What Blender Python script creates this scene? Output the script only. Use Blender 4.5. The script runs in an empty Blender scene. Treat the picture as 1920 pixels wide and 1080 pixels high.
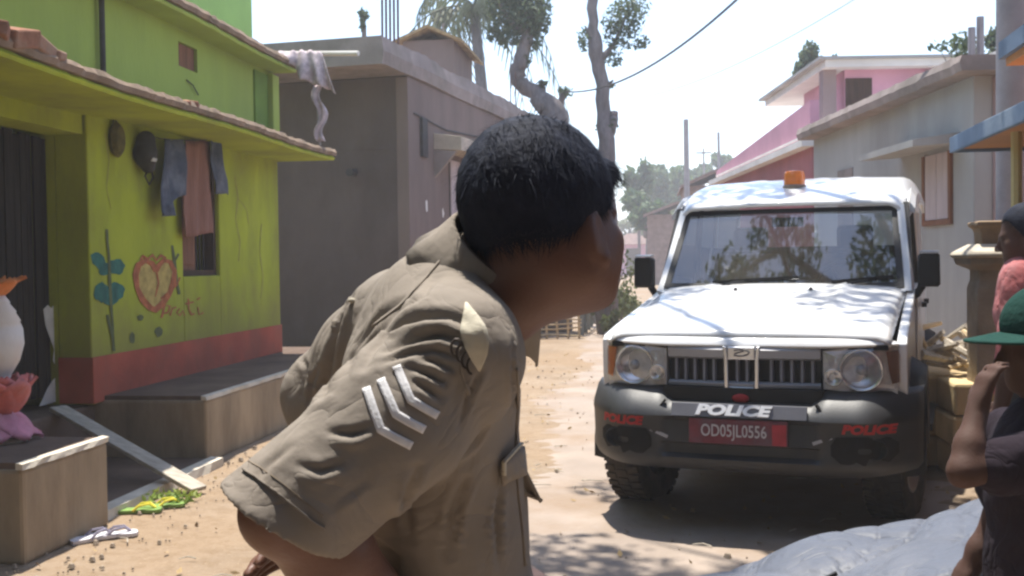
import bpy, bmesh, math, random
import numpy as np
from mathutils import Vector, Matrix, Euler
from mathutils.bvhtree import BVHTree

random.seed(7); rng = np.random.default_rng(7)
scn = bpy.context.scene
COL = scn.collection
R = math.radians

# ------------------------------------------------------------------ camera
FPX, CAMH, HZ = 2000.0, 1.42, 490.0
YAW, ROLL, PITCH = R(7.52), R(0.8), -math.atan(50.0/2000.0)
cd = bpy.data.cameras.new('camera'); cam = bpy.data.objects.new('camera', cd); COL.objects.link(cam)
cd.sensor_width = 36.0; cd.lens = 36.0*FPX/1920.0
cd.clip_start = 0.05; cd.clip_end = 1500.0
fw = Vector((-math.sin(YAW)*math.cos(PITCH), math.cos(YAW)*math.cos(PITCH), math.sin(PITCH)))
rt0 = Vector((math.cos(YAW), math.sin(YAW), 0)); up0 = rt0.cross(fw)
rt = rt0*math.cos(ROLL) - up0*math.sin(ROLL); up = up0*math.cos(ROLL) + rt0*math.sin(ROLL)
M = Matrix((rt, up, -fw)).transposed().to_4x4(); M.translation = Vector((0, 0, CAMH))
cam.matrix_world = M
scn.camera = cam
cd.dof.use_dof = False

# ------------------------------------------------------------------ sky, sun, exposure
SUN = Vector((-0.10, 0.22, 0.97)).normalized()
w = bpy.data.worlds.new('World'); scn.world = w; w.use_nodes = True
nt = w.node_tree; nt.nodes.clear()
o = nt.nodes.new('ShaderNodeOutputWorld'); bgn = nt.nodes.new('ShaderNodeBackground')
sk = nt.nodes.new('ShaderNodeTexSky'); sk.sky_type = 'NISHITA'; sk.sun_disc = False
sk.sun_elevation = math.asin(SUN.z); sk.sun_rotation = math.atan2(SUN.x, SUN.y)
sk.air_density = 1.0; sk.dust_density = 0.6; sk.ozone_density = 1.0
bgn.inputs['Strength'].default_value = 0.15
nt.links.new(sk.outputs[0], bgn.inputs[0]); nt.links.new(bgn.outputs[0], o.inputs[0])
sl = bpy.data.lights.new('sun', 'SUN'); sl.energy = 4.4; sl.angle = R(0.6); sl.color = (1.0, 0.95, 0.86)
so = bpy.data.objects.new('sun', sl); COL.objects.link(so); so.location = (0, 0, 30)
so.rotation_euler = SUN.to_track_quat('Z', 'Y').to_euler()
vs = scn.view_settings
scn.display_settings.display_device = 'sRGB'
vs.view_transform = 'Standard'; vs.look = 'None'; vs.gamma = 1.0; vs.use_curve_mapping = False
vs.exposure = 1.1
scn.cycles.filter_width = 2.5
scn.cycles.max_bounces = 8
scn.cycles.volume_bounces = 1

# ------------------------------------------------------------------ helpers: where a point of the place lies
def ray(u, v):
    a = u-960.0; b = 540.0-v; c, s = math.cos(ROLL), math.sin(ROLL)
    x = (a*c+b*s)/FPX; z = (-a*s+b*c)/FPX
    y = math.cos(PITCH)-z*math.sin(PITCH); z = math.sin(PITCH)+z*math.cos(PITCH)
    return Vector((x*math.cos(YAW)-y*math.sin(YAW), x*math.sin(YAW)+y*math.cos(YAW), z))
O3 = Vector((0, 0, CAMH))
def hx(u, v, x): d = ray(u, v); return O3+d*(x/d.x)
def hz(u, v, z): d = ray(u, v); return O3+d*((z-CAMH)/d.z)
def at(u, v, t): return O3+ray(u, v)*t
def CW(x, y, z=0.0):          # level metres right / ahead of the camera -> world
    return Vector((x*math.cos(YAW)-y*math.sin(YAW), x*math.sin(YAW)+y*math.cos(YAW), z))

# ------------------------------------------------------------------ materials
def _n(nt, t, **kw):
    n = nt.nodes.new(t)
    for k, v in kw.items(): setattr(n, k, v)
    return n
def pmat(name, col, var=0.15, scale=3.0, rough=0.8, bump=0.2, bscale=40.0, stain=None, samt=0.5, sscale=0.8,
         stretch=(1, 1, 1), metallic=0.0, spec=0.3, coat=0.0, sss=0.0, trans=0.0, emit=None, detail=6.0, bdist=0.01, damp=None, crease=None):
    m = bpy.data.materials.new(name); m.use_nodes = True
    nt = m.node_tree; b = nt.nodes['Principled BSDF']
    tc = _n(nt, 'ShaderNodeTexCoord'); mp = _n(nt, 'ShaderNodeMapping'); mp.inputs['Scale'].default_value = stretch
    nt.links.new(tc.outputs['Object'], mp.inputs[0])
    n1 = _n(nt, 'ShaderNodeTexNoise'); n1.inputs['Scale'].default_value = scale; n1.inputs['Detail'].default_value = detail
    n1.inputs['Roughness'].default_value = 0.6
    nt.links.new(mp.outputs[0], n1.inputs['Vector'])
    r = _n(nt, 'ShaderNodeValToRGB')
    r.color_ramp.elements[0].position = 0.3; r.color_ramp.elements[1].position = 0.7
    r.color_ramp.elements[0].color = [max(0, c*(1-var)) for c in col]+[1]
    r.color_ramp.elements[1].color = [min(1, c*(1+var)) for c in col]+[1]
    nt.links.new(n1.outputs[0], r.inputs[0])
    out = r.outputs[0]
    if stain is not None:
        n2 = _n(nt, 'ShaderNodeTexNoise'); n2.inputs['Scale'].default_value = sscale; n2.inputs['Detail'].default_value = 8
        n2.inputs['Roughness'].default_value = 0.65
        nt.links.new(mp.outputs[0], n2.inputs['Vector'])
        r2 = _n(nt, 'ShaderNodeValToRGB'); r2.color_ramp.elements[0].position = 0.45; r2.color_ramp.elements[1].position = 0.68
        r2.color_ramp.elements[0].color = (0, 0, 0, 1); r2.color_ramp.elements[1].color = (samt,)*3+(1,)
        nt.links.new(n2.outputs[0], r2.inputs[0])
        mx = _n(nt, 'ShaderNodeMixRGB'); mx.inputs[2].default_value = tuple(stain)+(1,)
        nt.links.new(r2.outputs[0], mx.inputs[0]); nt.links.new(out, mx.inputs[1]); out = mx.outputs[0]
    if damp is not None:                       # dirt splashed up from the ground: (z full, z none, colour, amount)
        sx = _n(nt, 'ShaderNodeSeparateXYZ'); nt.links.new(tc.outputs['Object'], sx.inputs[0])
        nd = _n(nt, 'ShaderNodeTexNoise'); nd.inputs['Scale'].default_value = 2.3; nd.inputs['Detail'].default_value = 9; nd.inputs['Roughness'].default_value = .7
        nt.links.new(tc.outputs['Object'], nd.inputs['Vector'])
        ad = _n(nt, 'ShaderNodeMath', operation='MULTIPLY_ADD'); ad.inputs[1].default_value = (damp[1]-damp[0])*1.6; nt.links.new(nd.outputs[0], ad.inputs[0])
        sb = _n(nt, 'ShaderNodeMath', operation='SUBTRACT'); sb.inputs[0].default_value = damp[1]-(damp[1]-damp[0])*.8; nt.links.new(sx.outputs[2], sb.inputs[1])
        nt.links.new(sb.outputs[0], ad.inputs[2])
        mr = _n(nt, 'ShaderNodeMapRange'); mr.inputs['From Min'].default_value = 0; mr.inputs['From Max'].default_value = (damp[1]-damp[0]); mr.inputs['To Max'].default_value = damp[3]
        nt.links.new(ad.outputs[0], mr.inputs['Value'])
        mx = _n(nt, 'ShaderNodeMixRGB'); mx.inputs[2].default_value = tuple(damp[2])+(1,)
        nt.links.new(mr.outputs[0], mx.inputs[0]); nt.links.new(out, mx.inputs[1]); out = mx.outputs[0]
    nt.links.new(out, b.inputs['Base Color'])
    b.inputs['Roughness'].default_value = rough; b.inputs['Metallic'].default_value = metallic
    b.inputs['Specular IOR Level'].default_value = spec
    b.inputs['Coat Weight'].default_value = coat; b.inputs['Coat Roughness'].default_value = 0.08
    if sss: b.inputs['Subsurface Weight'].default_value = sss; b.inputs['Subsurface Radius'].default_value = (0.012, 0.005, 0.003)
    if trans: b.inputs['Transmission Weight'].default_value = trans
    if emit: b.inputs['Emission Color'].default_value = tuple(emit[:3])+(1,); b.inputs['Emission Strength'].default_value = emit[3]
    if bump:
        n3 = _n(nt, 'ShaderNodeTexNoise'); n3.inputs['Scale'].default_value = bscale; n3.inputs['Detail'].default_value = 5
        nt.links.new(mp.outputs[0], n3.inputs['Vector'])
        bp = _n(nt, 'ShaderNodeBump'); bp.inputs['Strength'].default_value = bump; bp.inputs['Distance'].default_value = bdist
        nt.links.new(n3.outputs[0], bp.inputs['Height']); nt.links.new(bp.outputs[0], b.inputs['Normal'])
        if crease is not None:                 # ridged wrinkles: (scale, strength, distance)
            n4 = _n(nt, 'ShaderNodeTexNoise'); n4.inputs['Scale'].default_value = crease[0]; n4.inputs['Detail'].default_value = 2.5; n4.inputs['Distortion'].default_value = 1.2
            nt.links.new(tc.outputs['Object'], n4.inputs['Vector'])
            s1 = _n(nt, 'ShaderNodeMath', operation='SUBTRACT'); s1.inputs[1].default_value = .5; nt.links.new(n4.outputs[0], s1.inputs[0])
            s2 = _n(nt, 'ShaderNodeMath', operation='ABSOLUTE'); nt.links.new(s1.outputs[0], s2.inputs[0])
            s3 = _n(nt, 'ShaderNodeMath', operation='POWER'); s3.inputs[1].default_value = .6; nt.links.new(s2.outputs[0], s3.inputs[0])
            b2 = _n(nt, 'ShaderNodeBump'); b2.inputs['Strength'].default_value = crease[1]; b2.inputs['Distance'].default_value = crease[2]
            nt.links.new(s3.outputs[0], b2.inputs['Height']); nt.links.new(bp.outputs[0], b2.inputs['Normal']); nt.links.new(b2.outputs[0], b.inputs['Normal'])
    return m

def leafmat(name, c1, c2, rough=0.55, trans=0.35):
    m = bpy.data.materials.new(name); m.use_nodes = True
    nt = m.node_tree; b = nt.nodes['Principled BSDF']
    tc = _n(nt, 'ShaderNodeTexCoord'); n1 = _n(nt, 'ShaderNodeTexNoise'); n1.inputs['Scale'].default_value = 1.3
    n1.inputs['Detail'].default_value = 4
    nt.links.new(tc.outputs['Object'], n1.inputs['Vector'])
    r = _n(nt, 'ShaderNodeValToRGB'); r.color_ramp.elements[0].position = 0.35; r.color_ramp.elements[1].position = 0.65
    r.color_ramp.elements[0].color = tuple(c1)+(1,); r.color_ramp.elements[1].color = tuple(c2)+(1,)
    nt.links.new(n1.outputs[0], r.inputs[0]); nt.links.new(r.outputs[0], b.inputs['Base Color'])
    b.inputs['Roughness'].default_value = rough; b.inputs['Specular IOR Level'].default_value = 0.3
    t = _n(nt, 'ShaderNodeBsdfTranslucent'); nt.links.new(r.outputs[0], t.inputs[0])
    ms = _n(nt, 'ShaderNodeMixShader'); ms.inputs[0].default_value = trans
    nt.links.new(b.outputs[0], ms.inputs[1]); nt.links.new(t.outputs[0], ms.inputs[2])
    nt.links.new(ms.outputs[0], nt.nodes['Material Output'].inputs[0])
    return m

# ------------------------------------------------------------------ mesh builder
class MB:
    def __init__(s): s.v = []; s.f = []
    def add(s, vs_, fs_):
        n = len(s.v); s.v += [tuple(p) for p in vs_]; s.f += [tuple(n+i for i in f) for f in fs_]
    def box(s, lo, hi, M=None):
        x0, y0, z0 = lo; x1, y1, z1 = hi
        p = [(x0,y0,z0),(x1,y0,z0),(x1,y1,z0),(x0,y1,z0),(x0,y0,z1),(x1,y0,z1),(x1,y1,z1),(x0,y1,z1)]
        if M is not None: p = [M @ Vector(q) for q in p]
        s.add(p, [(0,3,2,1),(4,5,6,7),(0,1,5,4),(1,2,6,5),(2,3,7,6),(3,0,4,7)])
    def bar(s, a, b, w, h, upv=(0,0,1)):            # rectangular bar from a to b
        a = Vector(a); b = Vector(b); d = (b-a).normalized(); u = Vector(upv)
        r_ = d.cross(u)
        if r_.length < 1e-4: r_ = d.cross(Vector((1,0,0)))
        r_.normalize(); u = r_.cross(d)
        p = []
        for e in (a, b):
            for sx, sz in ((-1,-1),(1,-1),(1,1),(-1,1)): p.append(e+r_*(sx*w/2)+u*(sz*h/2))
        s.add(p, [(0,1,2,3),(7,6,5,4),(0,4,5,1),(1,5,6,2),(2,6,7,3),(3,7,4,0)])
    def prism(s, pts, d):                            # planar polygon pts extruded by vector d
        n = len(pts); d = Vector(d); q = [Vector(p) for p in pts]
        s.add(q+[p+d for p in q], [tuple(range(n))[::-1], tuple(range(n, 2*n))]+[(i,(i+1)%n,n+(i+1)%n,n+i) for i in range(n)])
    def tube(s, path, rad, n=8, cap=True):
        path = [Vector(p) for p in path]
        if not hasattr(rad, '__len__'): rad = [rad]*len(path)
        rings = []; prev = None
        for i, p in enumerate(path):
            t = (path[min(i+1, len(path)-1)]-path[max(i-1, 0)]).normalized()
            if prev is None:
                a = Vector((0,0,1)) if abs(t.z) < .9 else Vector((1,0,0)); u = t.cross(a).normalized()
            else: u = (prev-t*prev.dot(t)).normalized()
            prev = u; vv = t.cross(u)
            rings.append([p+(u*math.cos(2*math.pi*k/n)+vv*math.sin(2*math.pi*k/n))*rad[i] for k in range(n)])
        s.loft(rings, cap=cap)
    def loft(s, rings, closed=True, cap=True):
        n = len(rings[0]); base = len(s.v)
        for r_ in rings: s.v += [tuple(p) for p in r_]
        m = n if closed else n-1
        for i in range(len(rings)-1):
            for k in range(m):
                a = base+i*n+k; b = base+i*n+(k+1)%n
                s.f.append((a, b, b+n, a+n))
        if cap and closed:
            s.f.append(tuple(base+k for k in range(n))[::-1]); l = base+(len(rings)-1)*n
            s.f.append(tuple(l+k for k in range(n)))
    def lathe(s, prof, n=24, M=None, cap=True):      # prof: (r, z)
        rings = [[Vector((r*math.cos(2*math.pi*k/n), r*math.sin(2*math.pi*k/n), z)) for k in range(n)] for r, z in prof]
        if M is not None: rings = [[M @ p for p in g] for g in rings]
        s.loft(rings, cap=cap)
    def grid(s, fn, nu, nv, thick=None):             # fn(u,v)->point
        base = len(s.v)
        for j in range(nv+1):
            for i in range(nu+1): s.v.append(tuple(fn(i/nu, j/nv)))
        for j in range(nv):
            for i in range(nu):
                a = base+j*(nu+1)+i; s.f.append((a, a+1, a+nu+2, a+nu+1))
    def build(s, name, mat, parent=None, smooth=False, solid=0.0, bevel=0.0, auto=None, subd=0):
        me = bpy.data.meshes.new(name); me.from_pydata(s.v, [], s.f); me.update()
        return mesh_obj(name, me, mat, parent, smooth, solid, bevel, auto, subd)

def rootm(p):
    return Matrix.LocRotScale(p.location, p.rotation_euler, None)
def mesh_obj(name, me, mat, parent=None, smooth=False, solid=0.0, bevel=0.0, auto=None, subd=0, fix=True):
    if fix:
        bm = bmesh.new(); bm.from_mesh(me); bmesh.ops.recalc_face_normals(bm, faces=bm.faces)
        if solid: pass
        bm.to_mesh(me); bm.free()
    ob = bpy.data.objects.new(name, me); COL.objects.link(ob)
    if mat is not None: me.materials.append(mat)
    if smooth:
        for p in me.polygons: p.use_smooth = True
        if auto is not None: me.set_sharp_from_angle(angle=R(auto))
    if solid:
        md = ob.modifiers.new('solid', 'SOLIDIFY'); md.thickness = solid; md.offset = 0
    if bevel:
        md = ob.modifiers.new('bevel', 'BEVEL'); md.width = bevel; md.segments = 2; md.limit_method = 'ANGLE'; md.angle_limit = R(35)
    if subd:
        md = ob.modifiers.new('sub', 'SUBSURF'); md.levels = subd; md.render_levels = subd
    if parent is not None:
        ob.parent = parent
        if parent.type == 'EMPTY' and not parent.get('local_build'):
            ob.matrix_parent_inverse = rootm(parent).inverted()
        elif parent.type == 'MESH' and parent.parent is not None and not parent.parent.get('local_build'):
            pass
    return ob
def thing(name, label, cat, loc=(0,0,0), rot=(0,0,0), group=None, local=False):
    e = bpy.data.objects.new(name, None); COL.objects.link(e)
    e.location = loc; e.rotation_euler = rot; e.empty_display_size = 0.2
    e['label'] = label; e['category'] = cat
    if group: e['group'] = group
    if local: e['local_build'] = 1
    return e
def tag(ob, label, cat, group=None):
    ob['label'] = label; ob['category'] = cat
    if group: ob['group'] = group
    return ob
def kind(ob, k): ob['kind'] = k; return ob
def textmesh(txt, size, mat, name, parent, M, shear=0.0, xs=1.0, bold=0.0, ext=0.002):
    cu = bpy.data.curves.new(name, 'FONT'); cu.body = txt; cu.size = size; cu.align_x = 'CENTER'; cu.align_y = 'CENTER'
    cu.shear = shear; cu.offset = bold; cu.extrude = ext; cu.resolution_u = 3
    tmp = bpy.data.objects.new('tmp', cu); COL.objects.link(tmp)
    bpy.context.view_layer.update()
    me = bpy.data.meshes.new_from_object(tmp); bpy.data.objects.remove(tmp)
    me.name = name
    me.transform(M @ Matrix.Diagonal((xs, 1, 1, 1)))
    me.materials.clear()
    return mesh_obj(name, me, mat, parent, fix=False)

# ------------------------------------------------------------------ implicit bodies (smooth union of tapered limbs)
class Field:
    def __init__(s, lo, hi, h):
        s.lo = np.array(lo, float); s.h = h
        s.n = np.ceil((np.array(hi)-s.lo)/h).astype(int)+1
        s.v = np.full(s.n, 1.0, np.float32)
    def _sl(s, lo, hi, m):
        a = np.maximum(0, np.floor((np.array(lo)-m-s.lo)/s.h).astype(int)); b = np.minimum(s.n, np.ceil((np.array(hi)+m-s.lo)/s.h).astype(int)+1)
        if (b <= a).any(): return None, None
        sl = tuple(slice(i, j) for i, j in zip(a, b))
        ax = [s.lo[k]+s.h*np.arange(a[k], b[k], dtype=np.float32) for k in range(3)]
        return sl, np.stack(np.meshgrid(*ax, indexing='ij'), -1).astype(np.float32)
    def comb(s, sl, d, k, op):
        a = s.v[sl]
        if op == 'add':
            if k <= 0: s.v[sl] = np.minimum(a, d); return
            hh = np.clip(.5+.5*(a-d)/k, 0, 1); s.v[sl] = a+(d-a)*hh-k*hh*(1-hh)
        else:
            d = -d
            if k <= 0: s.v[sl] = np.maximum(a, d); return
            hh = np.clip(.5-.5*(a-d)/k, 0, 1); s.v[sl] = a+(d-a)*hh+k*hh*(1-hh)
    def cap(s, a, b, ra, rb=None, k=0.02, op='add'):
        rb = ra if rb is None else rb
        a = np.array(a, float); b = np.array(b, float); r = max(ra, rb)
        sl, P = s._sl(np.minimum(a, b)-r, np.maximum(a, b)+r, k+3*s.h)
        if sl is None: return
        ba = (b-a); t = np.clip(((P-a)@ba)/max(ba@ba, 1e-9), 0, 1)
        d = np.linalg.norm(P-a-t[..., None]*ba, axis=-1)-(ra+(rb-ra)*t)
        s.comb(sl, d, k, op)
    def chain(s, pts, rs, k=0.02):
        for i in range(len(pts)-1): s.cap(pts[i], pts[i+1], rs[i], rs[i+1], k)
    def ell(s, c, r, k=0.02, M=None, op='add'):
        c = np.array(c, float); r = np.array(r, float); m = r.max()
        sl, P = s._sl(c-m, c+m, k+3*s.h)
        if sl is None: return
        q = P-c
        if M is not None: q = q@np.array(M)
        k0 = np.linalg.norm(q/r, axis=-1); k1 = np.linalg.norm(q/(r*r), axis=-1)+1e-9
        s.comb(sl, k0*(k0-1)/k1, k, op)
    def cut(s, fn):
        ax = [s.lo[k]+s.h*np.arange(s.n[k], dtype=np.float32) for k in range(3)]
        X, Y, Z = np.meshgrid(*ax, indexing='ij')
        s.v = np.maximum(s.v, fn(X, Y, Z).astype(np.float32))
    def mesh(s, smooth=1):
        v = s.v; neg = v < 0; n = s.n
        cc = sum(neg[i:n[0]-1+i, j:n[1]-1+j, k:n[2]-1+k].astype(np.int8) for i in (0,1) for j in (0,1) for k in (0,1))
        idx = np.argwhere((cc > 0) & (cc < 8)); ids = -np.ones(n-1, np.int64); ids[tuple(idx.T)] = np.arange(len(idx))
        acc = np.zeros((len(idx), 3)); cnt = np.zeros(len(idx))
        cor = [(i,j,k) for i in (0,1) for j in (0,1) for k in (0,1)]
        for a in cor:
            for ax in range(3):
                if a[ax] == 0:
                    b = list(a); b[ax] = 1
                    va = v[tuple((idx+np.array(a)).T)]; vb = v[tuple((idx+np.array(b)).T)]
                    msk = (va < 0) != (vb < 0)
                    t = np.where(msk, va/(va-vb+1e-12), 0)
                    p = np.array(a, float)[None]+t[:, None]*(np.array(b)-np.array(a))[None]
                    acc[msk] += p[msk]; cnt[msk] += 1
        V = s.lo+s.h*(idx+acc/np.maximum(cnt, 1)[:, None])
        F = []
        for ax in range(3):
            o1, o2 = [(1,2),(2,0),(0,1)][ax]
            sA = [slice(1, n[q]-1) for q in range(3)]; sA[ax] = slice(0, n[ax]-1); sB = list(sA); sB[ax] = slice(1, n[ax])
            A = neg[tuple(sA)]; B = neg[tuple(sB)]
            for flip in (0, 1):
                e = np.argwhere((A & ~B) if not flip else (~A & B))
                if len(e) == 0: continue
                e = e+np.array([0 if q == ax else 1 for q in range(3)])
                def cell(d1, d2):
                    q = e.copy(); q[:, o1] -= d1; q[:, o2] -= d2; return ids[tuple(q.T)]
                quad = np.stack([cell(1,1), cell(0,1), cell(0,0), cell(1,0)], 1)
                F.append(quad if not flip else quad[:, ::-1])
        F = np.concatenate(F)
        V = lap(V, F, smooth)
        return V, F
def lap(V, F, it, lam=0.5):
    e = np.concatenate([F[:, [0,1]], F[:, [1,2]], F[:, [2,3]], F[:, [3,0]]]); e = np.concatenate([e, e[:, ::-1]])
    deg = np.bincount(e[:, 0], minlength=len(V))[:, None]
    for q in range(it):
        for l in (lam, -lam*0.9 if it > 1 else 0):
            S = np.stack([np.bincount(e[:, 0], V[e[:, 1], c], len(V)) for c in range(3)], 1)/np.maximum(deg, 1)
            V = V+l*(S-V)
    return V
def vnormals(V, F):
    nrm = np.cross(V[F[:, 2]]-V[F[:, 0]], V[F[:, 3]]-V[F[:, 1]]); N = np.zeros_like(V)
    for c in range(4):
        for q in range(3): N[:, q] += np.bincount(F[:, c], nrm[:, q], len(V))
    return N/np.maximum(np.linalg.norm(N, axis=1, keepdims=True), 1e-9)
def np_mesh(name, V, F):
    me = bpy.data.meshes.new(name); me.vertices.add(len(V)); me.vertices.foreach_set('co', V.astype(np.float32).ravel())
    k = F.shape[1]
    me.loops.add(F.size); me.loops.foreach_set('vertex_index', F.astype(np.int32).ravel())
    me.polygons.add(len(F)); me.polygons.foreach_set('loop_start', np.arange(0, F.size, k, dtype=np.int32))
    me.polygons.foreach_set('loop_total', np.full(len(F), k, np.int32))
    me.update(calc_edges=True); me.validate(); return me
def np_obj(name, V, F, mat, parent, smooth=True):
    me = np_mesh(name, V, F)
    return mesh_obj(name, me, mat, parent, smooth=smooth, fix=False)
def ribbon_field(name, P, D, L, Wd, N, mat, parent, bend=0.3, seg=2):
    # thin tapered ribbons: P start, D direction, L length, Wd half width, N surface normal (bends along it)
    n = len(P); side = np.cross(D, N); side /= np.maximum(np.linalg.norm(side, axis=1, keepdims=True), 1e-9)
    V = []; rows = []
    for i in range(seg+1):
        t = i/seg
        c = P+D*(L*t)[:, None]+N*(L*bend*t*t)[:, None]
        wv = (Wd*(1-0.8*t))[:, None]
        rows += [c-side*wv, c+side*wv]
    V = np.stack(rows, 1).reshape(-1, 3); st = 2*(seg+1); b = np.arange(n)[:, None]*st
    F = np.concatenate([b+np.array([2*i, 2*i+1, 2*i+3, 2*i+2])[None] for i in range(seg)])
    return np_obj(name, V, F, mat, parent, smooth=True)
def leaves(P, size, rs, up=0.0, aspect=0.5):
    # P (n,3) leaf centres -> one folded leaf-shaped pair of quads each
    n = len(P); d = rs.normal(size=(n, 3)); d[:, 2] -= up; d /= np.linalg.norm(d, axis=1, keepdims=True)
    a = rs.normal(size=(n, 3)); s_ = np.cross(d, a); s_ /= np.linalg.norm(s_, axis=1, keepdims=True); nn = np.cross(d, s_)
    L = (size*(0.6+0.8*rs.random(n)))[:, None]
    c = [P-d*L*.5, P-d*L*0.05+s_*L*aspect*.5+nn*L*.08, P+d*L*.5, P-d*L*0.05-s_*L*aspect*.5+nn*L*.08]
    V = np.stack(c, 1).reshape(-1, 3); b = np.arange(n)[:, None]*4
    return V, b+np.array([0, 1, 2, 3])[None]
def crown_pts(clumps, n, rs, shell=0.55):
    out = []
    w_ = np.array([c[1][0]*c[1][1]*c[1][2] for c in clumps])**0.67; w_ /= w_.sum()
    for (c, r), q in zip(clumps, (w_*n).astype(int)):
        d = rs.normal(size=(q, 3)); d /= np.linalg.norm(d, axis=1, keepdims=True)
        rr = (shell+(1-shell)*rs.random(q)**0.7)[:, None]
        out.append(np.array(c)+d*rr*np.array(r)*(0.85+0.3*rs.random((q, 1))))
    return np.concatenate(out)
# ================================================================== materials
M_ = {}
M_['green'] = pmat('green_limewash', (0.355, 0.405, 0.030), var=.16, scale=1.6, rough=.9, bump=.25, bscale=35, stain=(.20,.205,.04), samt=.7, sscale=1.5, stretch=(1,1,.45), damp=(.75,1.3,(.23,.20,.065),.6))
M_['green_up'] = pmat('green_limewash_upper', (0.32, 0.41, 0.08), var=.12, scale=1.4, rough=.9, bump=.25, bscale=35, stain=(.20,.26,.07), samt=.5, sscale=.9, stretch=(1,1,.35))
M_['red'] = pmat('red_oxide', (0.41, 0.088, 0.05), var=.2, scale=2.5, rough=.85, bump=.25, stain=(.22,.09,.06), samt=.6, sscale=1.5)
M_['eave'] = pmat('eave_edge', (0.235, 0.165, 0.115), var=.35, scale=5, rough=.95, bump=.5, bscale=25, stain=(.16,.12,.08), samt=.7, sscale=3)
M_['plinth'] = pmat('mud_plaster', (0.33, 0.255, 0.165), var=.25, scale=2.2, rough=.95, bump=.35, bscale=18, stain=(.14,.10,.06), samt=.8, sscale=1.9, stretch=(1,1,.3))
M_['plinthtop'] = pmat('shaded_plinth_top', (0.13, 0.088, 0.065), var=.25, scale=3, rough=.95, bump=.35, stain=(.075,.05,.038), samt=.8, sscale=2)  # dark brown carries the eave's shade on the floors and step recess
M_['nosing'] = pmat('bright_edge_cement', (0.56, 0.50, 0.40), var=.2, scale=6, rough=.95, bump=.3)  # bright cement also carries the sunlit line along the veranda edges
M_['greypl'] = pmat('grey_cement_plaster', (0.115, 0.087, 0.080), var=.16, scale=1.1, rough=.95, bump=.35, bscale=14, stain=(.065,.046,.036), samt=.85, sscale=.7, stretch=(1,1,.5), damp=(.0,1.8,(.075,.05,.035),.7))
M_['greypl2'] = pmat('grey_cement_facade', (0.205, 0.152, 0.134), var=.16, scale=1.3, rough=.95, bump=.35, bscale=14, stain=(.15,.105,.095), samt=.6, sscale=.8, stretch=(1,1,.4), damp=(.0,1.6,(.11,.075,.05),.6))
M_['slab'] = pmat('roof_slab', (0.30, 0.245, 0.225), var=.2, scale=2.5, rough=.95, bump=.5, bscale=12, stain=(.15,.13,.11), samt=.7, sscale=1.2)
M_['r1'] = pmat('pale_cement', (0.37, 0.36, 0.345), var=.12, scale=1.2, rough=.95, bump=.3, bscale=14, stain=(.25,.235,.22), samt=.6, sscale=.7, stretch=(1,1,.4))
M_['mauve'] = pmat('mauve_plaster', (0.31, 0.235, 0.225), var=.13, scale=1.4, rough=.95, bump=.3, stain=(.22,.15,.14), samt=.5)
M_['pink'] = pmat('pink_paint', (0.58, 0.30, 0.38), var=.12, scale=1.2, rough=.9, bump=.2, stain=(.45,.25,.30), samt=.5)
M_['pinkred'] = pmat('old_red_paint', (0.38, 0.14, 0.15), var=.15, scale=1.2, rough=.9, bump=.2, stain=(.25,.12,.13), samt=.5)
M_['white'] = pmat('white_lime', (0.72, 0.69, 0.65), var=.1, scale=2, rough=.9, bump=.2, stain=(.5,.45,.4), samt=.5)
M_['orange'] = pmat('orange_paint', (0.50, 0.24, 0.10), var=.15, scale=1.5, rough=.9, bump=.2, stain=(.33,.2,.13), samt=.6)
M_['blue'] = pmat('blue_paint', (0.14, 0.20, 0.29), var=.2, scale=2.5, rough=.85, bump=.2, stain=(.3,.36,.42), samt=.5, sscale=2)
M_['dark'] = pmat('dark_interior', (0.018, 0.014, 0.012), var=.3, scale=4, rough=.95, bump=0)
M_['slat'] = pmat('dark_cane', (0.018, 0.014, 0.012), var=.6, scale=7, rough=.9, bump=.4, stretch=(4,4,.3))
M_['wood'] = pmat('brown_wood', (0.20, 0.085, 0.045), var=.35, scale=6, rough=.75, bump=.4, stretch=(5,5,.4))
M_['darkwood'] = pmat('dark_wood', (0.055, 0.03, 0.02), var=.35, scale=6, rough=.8, bump=.4, stretch=(5,5,.4))
M_['greywood'] = pmat('weathered_wood', (0.42, 0.37, 0.30), var=.3, scale=5, rough=.9, bump=.5, stretch=(.6,6,6))
M_['bamboo'] = pmat('dry_bamboo', (0.52, 0.40, 0.24), var=.3, scale=8, rough=.8, bump=.3)
M_['bluegreywood'] = pmat('grey_green_post', (0.20, 0.22, 0.20), var=.3, scale=5, rough=.9, bump=.4)
M_['black'] = pmat('black_plastic', (0.014, 0.014, 0.016), var=.3, scale=6, rough=.5, bump=.05)
M_['iron'] = pmat('dark_iron', (0.05, 0.045, 0.045), var=.3, scale=9, rough=.7, bump=.2)
M_['rust'] = pmat('rusty_steel', (0.12, 0.07, 0.06), var=.4, scale=9, rough=.85, bump=.2)
M_['conc'] = pmat('concrete_pole', (0.30, 0.28, 0.29), var=.15, scale=4, rough=.9, bump=.3)
M_['bark'] = pmat('pale_bark', (0.18, 0.155, 0.15), var=.35, scale=4, rough=.95, bump=.9, bscale=14, stretch=(2,2,.6), bdist=.03)
M_['thatch'] = pmat('old_tile_roof', (0.20, 0.13, 0.11), var=.3, scale=4, rough=.95, bump=.5)
M_['tin'] = pmat('tin_sheet', (0.55, 0.55, 0.57), var=.15, scale=3, rough=.5, bump=.1, metallic=.3)
M_['yellowstone'] = pmat('yellow_laterite', (0.58, 0.45, 0.25), var=.2, scale=5, rough=.95, bump=.5, bscale=25, stain=(.4,.28,.15), samt=.6, sscale=2.5)
M_['leafA'] = leafmat('leaf_veiled', (0.07,0.10,0.06), (0.12,0.16,0.09), trans=.45)  # greens lightened to carry the pale glare veil over the trees
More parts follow.
